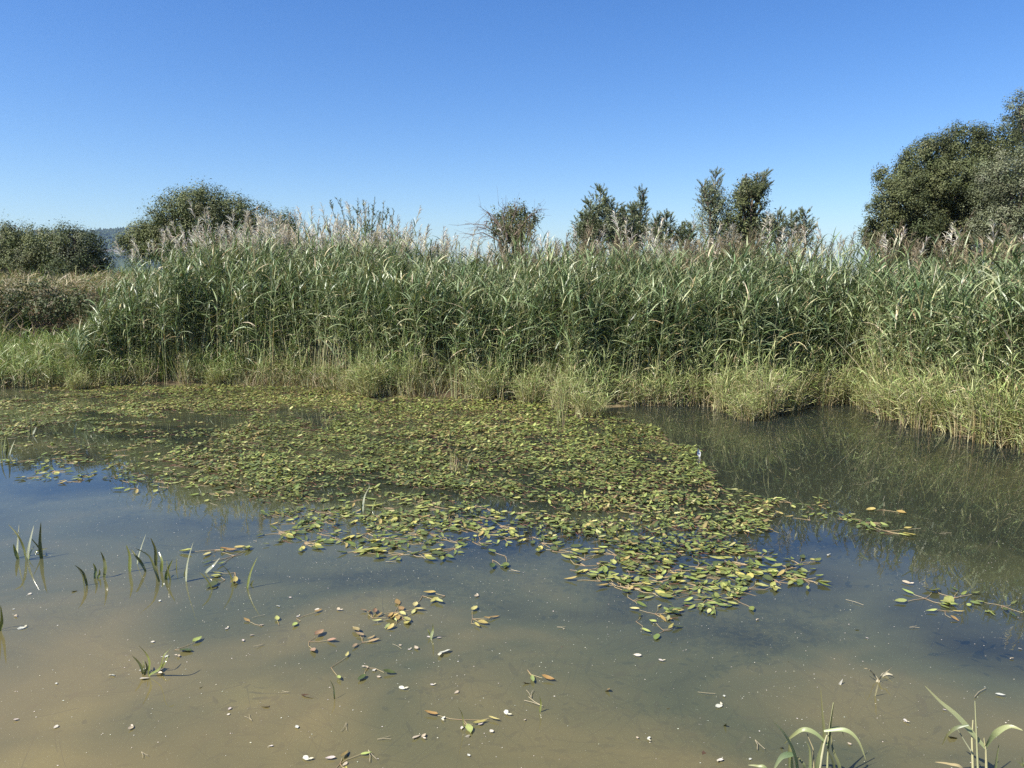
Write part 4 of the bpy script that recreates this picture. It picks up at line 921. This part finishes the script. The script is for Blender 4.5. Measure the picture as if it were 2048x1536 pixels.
shoots('dark double shoot with bleached leaves at its foot in the left foreground', [([(287, 1348), (279, 1327), (264, 1311)], 7, DKG), ([(297, 1348), (300, 1325), (293, 1307), (277, 1290)], 9, LTG), ([(292, 1346), (288, 1330), (286, 1318)], 9, DKG), ([(298, 1352), (320, 1337), (328, 1312), (344, 1294)], 7, LTG), ([(321, 1340), (330, 1325), (338, 1308)], 6, LTG), ([(289, 1350), (294, 1335), (290, 1322)], 6, DKG)])
shoots('broad green blade cut by the left edge of the view', [([(0, 1262), (4, 1240), (1, 1210)], 9, LTG), ([(-8, 1262), (-6, 1230), (-14, 1200)], 9, DKG)])
shoots('loose cluster of blades at the upper left beside the mat', [([(8, 905), (10, 885), (14, 852)], 5, LTG), ([(14, 912), (16, 890), (10, 866)], 6, DKG), ([(3, 915), (2, 890), (6, 872)], 6, DKG), ([(20, 910), (24, 895), (30, 880)], 5, SHEEN), ([(43, 910), (42, 893)], 5, DKG)])
shoots('row of slim blades in the upper left open water', [([(53, 850), (52, 818)], 4, LTG), ([(62, 868), (63, 850), (61, 831)], 5, DKG), ([(66, 870), (70, 860), (73, 853)], 5, SHEEN), ([(56, 878), (60, 868)], 4, DKG)])
shoots('short dark blade right of the row of slim ones', [([(111, 876), (111, 864), (107, 855)], 4, DKG)])
shoots('pale slim blade near the mat at the upper left', [([(148, 866), (150, 855), (153, 845)], 4, SHEEN)])
shoots('pair of thin upright blades in the gap below the middle of the mat', [([(726, 1023), (727, 1005), (731, 988), (741, 971)], 5, SHEEN), ([(724, 1022), (721, 998)], 6, LTG), ([(745, 1020), (748, 1008), (752, 1000)], 4, LTG)])
shoots('small green shoot rising beside bleached leaves in the centre foreground', [([(862, 1278), (866, 1260), (866, 1246)], 7, (.2, .26, .12)), ([(861, 1272), (858, 1264), (855, 1258)], 5, LTG)])
shoots('thin dark lone shoot low left of centre', [([(669, 1398), (667, 1375), (660, 1360)], 4, DKG)])
shoots('thin bent lone shoot low in the middle', [([(927, 1457), (925, 1430), (916, 1413)], 4, DKG)])
shoots('thin bright lone shoot low right of the middle', [([(1080, 1424), (1082, 1406), (1079, 1392)], 5, LTG)])
shoots('forked pale dry sprig with tan leaves in the right foreground', [([(1750, 1392), (1755, 1370), (1757, 1360)], 4, (.4, .38, .22)), ([(1756, 1362), (1748, 1350), (1738, 1339), (1727, 1336)], 5, (.45, .4, .26)), ([(1757, 1362), (1765, 1350), (1773, 1343), (1787, 1331)], 5, (.5, .46, .32)), ([(1764, 1352), (1774, 1347), (1786, 1350)], 8, (.6, .56, .42)), ([(1755, 1364), (1758, 1358), (1762, 1360)], 9, (.55, .5, .35))], name='dry_sprig', mat=M_dead)
# little dead-stemmed tussock inside the mat
bb = Buf(); n = 46; p0 = onwater(915, 945); xx = rng.uniform(-.08, .08, n); grass(bb, np.stack([xx, rng.uniform(-.04, .04, n), 0*xx-.02], 1), .2, 3, .006, .5, .25, [(.2, .24, .09), (.27, .28, .12), (.3, .28, .14), (.14, .18, .06)])
o = bb.obj('small_tussock', M_grass); o.location = p0; tag(o, 'small tussock of short dry stems poking out of the pondweed mat', 'grass tussock')
bb = Buf(); n = 26; p0 = onwater(1120, 852); xx = rng.uniform(-.05, .05, n); grass(bb, np.stack([xx, rng.uniform(-.03, .03, n), 0*xx-.02], 1), .38, 3, .008, .3, .25)
o = bb.obj('small_tussock', M_grass); o.location = p0; tag(o, 'thin green stems standing in the mat just off the middle shore', 'grass tussock')

# ---------------------------------------------------------------- foreground grasses
PG, PD = (.22, .27, .12), (.10, .13, .06)
def fg(label, cx, strokes):
    c = onwater(cx, 1536); c[2] = 0; t = thing('foreground_grass', label, 'grass plant', c)
    for nm, pts, wd, col, ydep in strokes:
        P = [atY(a, b_, c[1]-.10+ydep*q/max(1, len(pts)-1)) for q, (a, b_) in enumerate(pts)]
        if pts[0][1] >= 1530: P = [P[0]+np.array([(P[0]-P[1])[0]*.3, 0, -.12])]+P
        P = np.array(P)-c; bb = Buf()
        if nm == 'stem':
            s = np.linspace(1, .35, len(P)); tubes(bb, P, s*wd/FPX*c[1]/2, col, np.array(col)*.9, sides=6); bb.obj('stem', M_stem, t)
        else:
            poly_blade(bb, P, wd*c[1]/FPX, col, np.array(col)*.55+np.array([.12, .09, .04]), face=(rng.uniform(-.3, .5), -.8, .8), w0=.45, pk=.35, fold=.25, sub=6); bb.obj('blade', M_reed, t)
fg('arching grass plant rising from the bottom edge, left of the two on the right', 1635, [
 ('blade', [(1634, 1530), (1648, 1480), (1645, 1430), (1641, 1374)], 9, PD, .05), ('stem', [(1655, 1536), (1657, 1471), (1667, 1405)], 6, (.3, .3, .15), .03),
 ('blade', [(1657, 1500), (1661, 1450), (1668, 1403)], 6, PD, 0), ('blade', [(1648, 1462), (1689, 1460), (1715, 1480), (1732, 1521)], 9, PG, -.08), ('blade', [(1662, 1456), (1680, 1457), (1688, 1474)], 6, PD, .05),
 ('blade', [(1655, 1490), (1631, 1467), (1606, 1459), (1583, 1473), (1568, 1488)], 10, PG, .06), ('blade', [(1594, 1540), (1585, 1500), (1568, 1467), (1546, 1443)], 12, (.26, .31, .14), -.05),
 ('blade', [(1581, 1540), (1579, 1500), (1580, 1478)], 13, (.36, .38, .17), 0), ('blade', [(1592, 1508), (1564, 1513), (1547, 1540)], 12, (.16, .24, .12), -.06), ('stem', [(1628, 1536), (1626, 1496), (1614, 1467)], 5, (.28, .24, .13), .04),
 ('blade', [(1620, 1536), (1619, 1500), (1612, 1482)], 6, PG, 0), ('stem', [(1640, 1536), (1648, 1490), (1654, 1470)], 8, (.42, .4, .24), 0), ('blade', [(1668, 1536), (1660, 1510), (1652, 1495)], 6, PD, 0), ('blade', [(1532, 1540), (1515, 1532), (1496, 1530)], 7, PG, .02),
 ('blade', [(1680, 1540), (1666, 1500), (1662, 1470)], 7, PD, .04), ('blade', [(1610, 1540), (1600, 1520), (1590, 1512)], 8, PD, .03)])
fg('grass plant with one long blade slanting up left, in the bottom right corner', 1960, [
 ('blade', [(1974, 1500), (1945, 1467), (1912, 1430), (1879, 1402), (1849, 1371)], 12, (.3, .34, .17), .05), ('blade', [(1971, 1494), (1990, 1467), (2018, 1453), (2046, 1461)], 12, (.27, .32, .15), -.08),
 ('blade', [(1937, 1450), (1912, 1456), (1895, 1470), (1884, 1491)], 7, PD, .04), ('stem', [(1956, 1536), (1953, 1467), (1950, 1403)], 6, (.34, .34, .18), 0), ('stem', [(1946, 1536), (1944, 1480), (1946, 1440)], 7, (.36, .34, .18), .04),
 ('stem', [(1942, 1502), (1928, 1480), (1913, 1455)], 4, (.2, .2, .12), .04), ('stem', [(1973, 1536), (1972, 1500), (1968, 1476)], 7, (.4, .37, .2), 0), ('blade', [(1990, 1540), (1994, 1510), (1998, 1488)], 7, PG, 0),
 ('blade', [(1925, 1540), (1898, 1528), (1870, 1524)], 7, (.36, .30, .16), .02), ('blade', [(2050, 1540), (2040, 1528), (2030, 1520)], 8, PD, 0), ('blade', [(2060, 1540), (2046, 1526), (2044, 1512)], 7, PG, 0)])

# ---------------------------------------------------------------- air
hz = Buf(); a, zlo, zhi = 3700, -2.0, 112.
V = np.array([(sx*a, sy*a, z) for z in (zlo, zhi) for sx, sy in ((-1, -1), (1, -1), (1, 1), (-1, 1))], float)
hz.add(V, np.array([(3, 2, 1, 0), (4, 5, 6, 7), (0, 1, 5, 4), (1, 2, 6, 5), (2, 3, 7, 6), (3, 0, 4, 7)]), (1, 1, 1))
m, t, out = new_mat('air'); pv = t.nodes.new('ShaderNodeVolumePrincipled'); pv.inputs['Color'].default_value = (.50, .70, 1, 1); pv.inputs['Density'].default_value = .0002
pv.inputs['Anisotropy'].default_value = .55
t.links.new(pv.outputs[0], out.inputs['Volume'])
HAZE = True
if HAZE: tag(hz.obj('haze', m, None, False), kind='stuff', label='thin blue air haze that fades the distant hill', cat='haze')
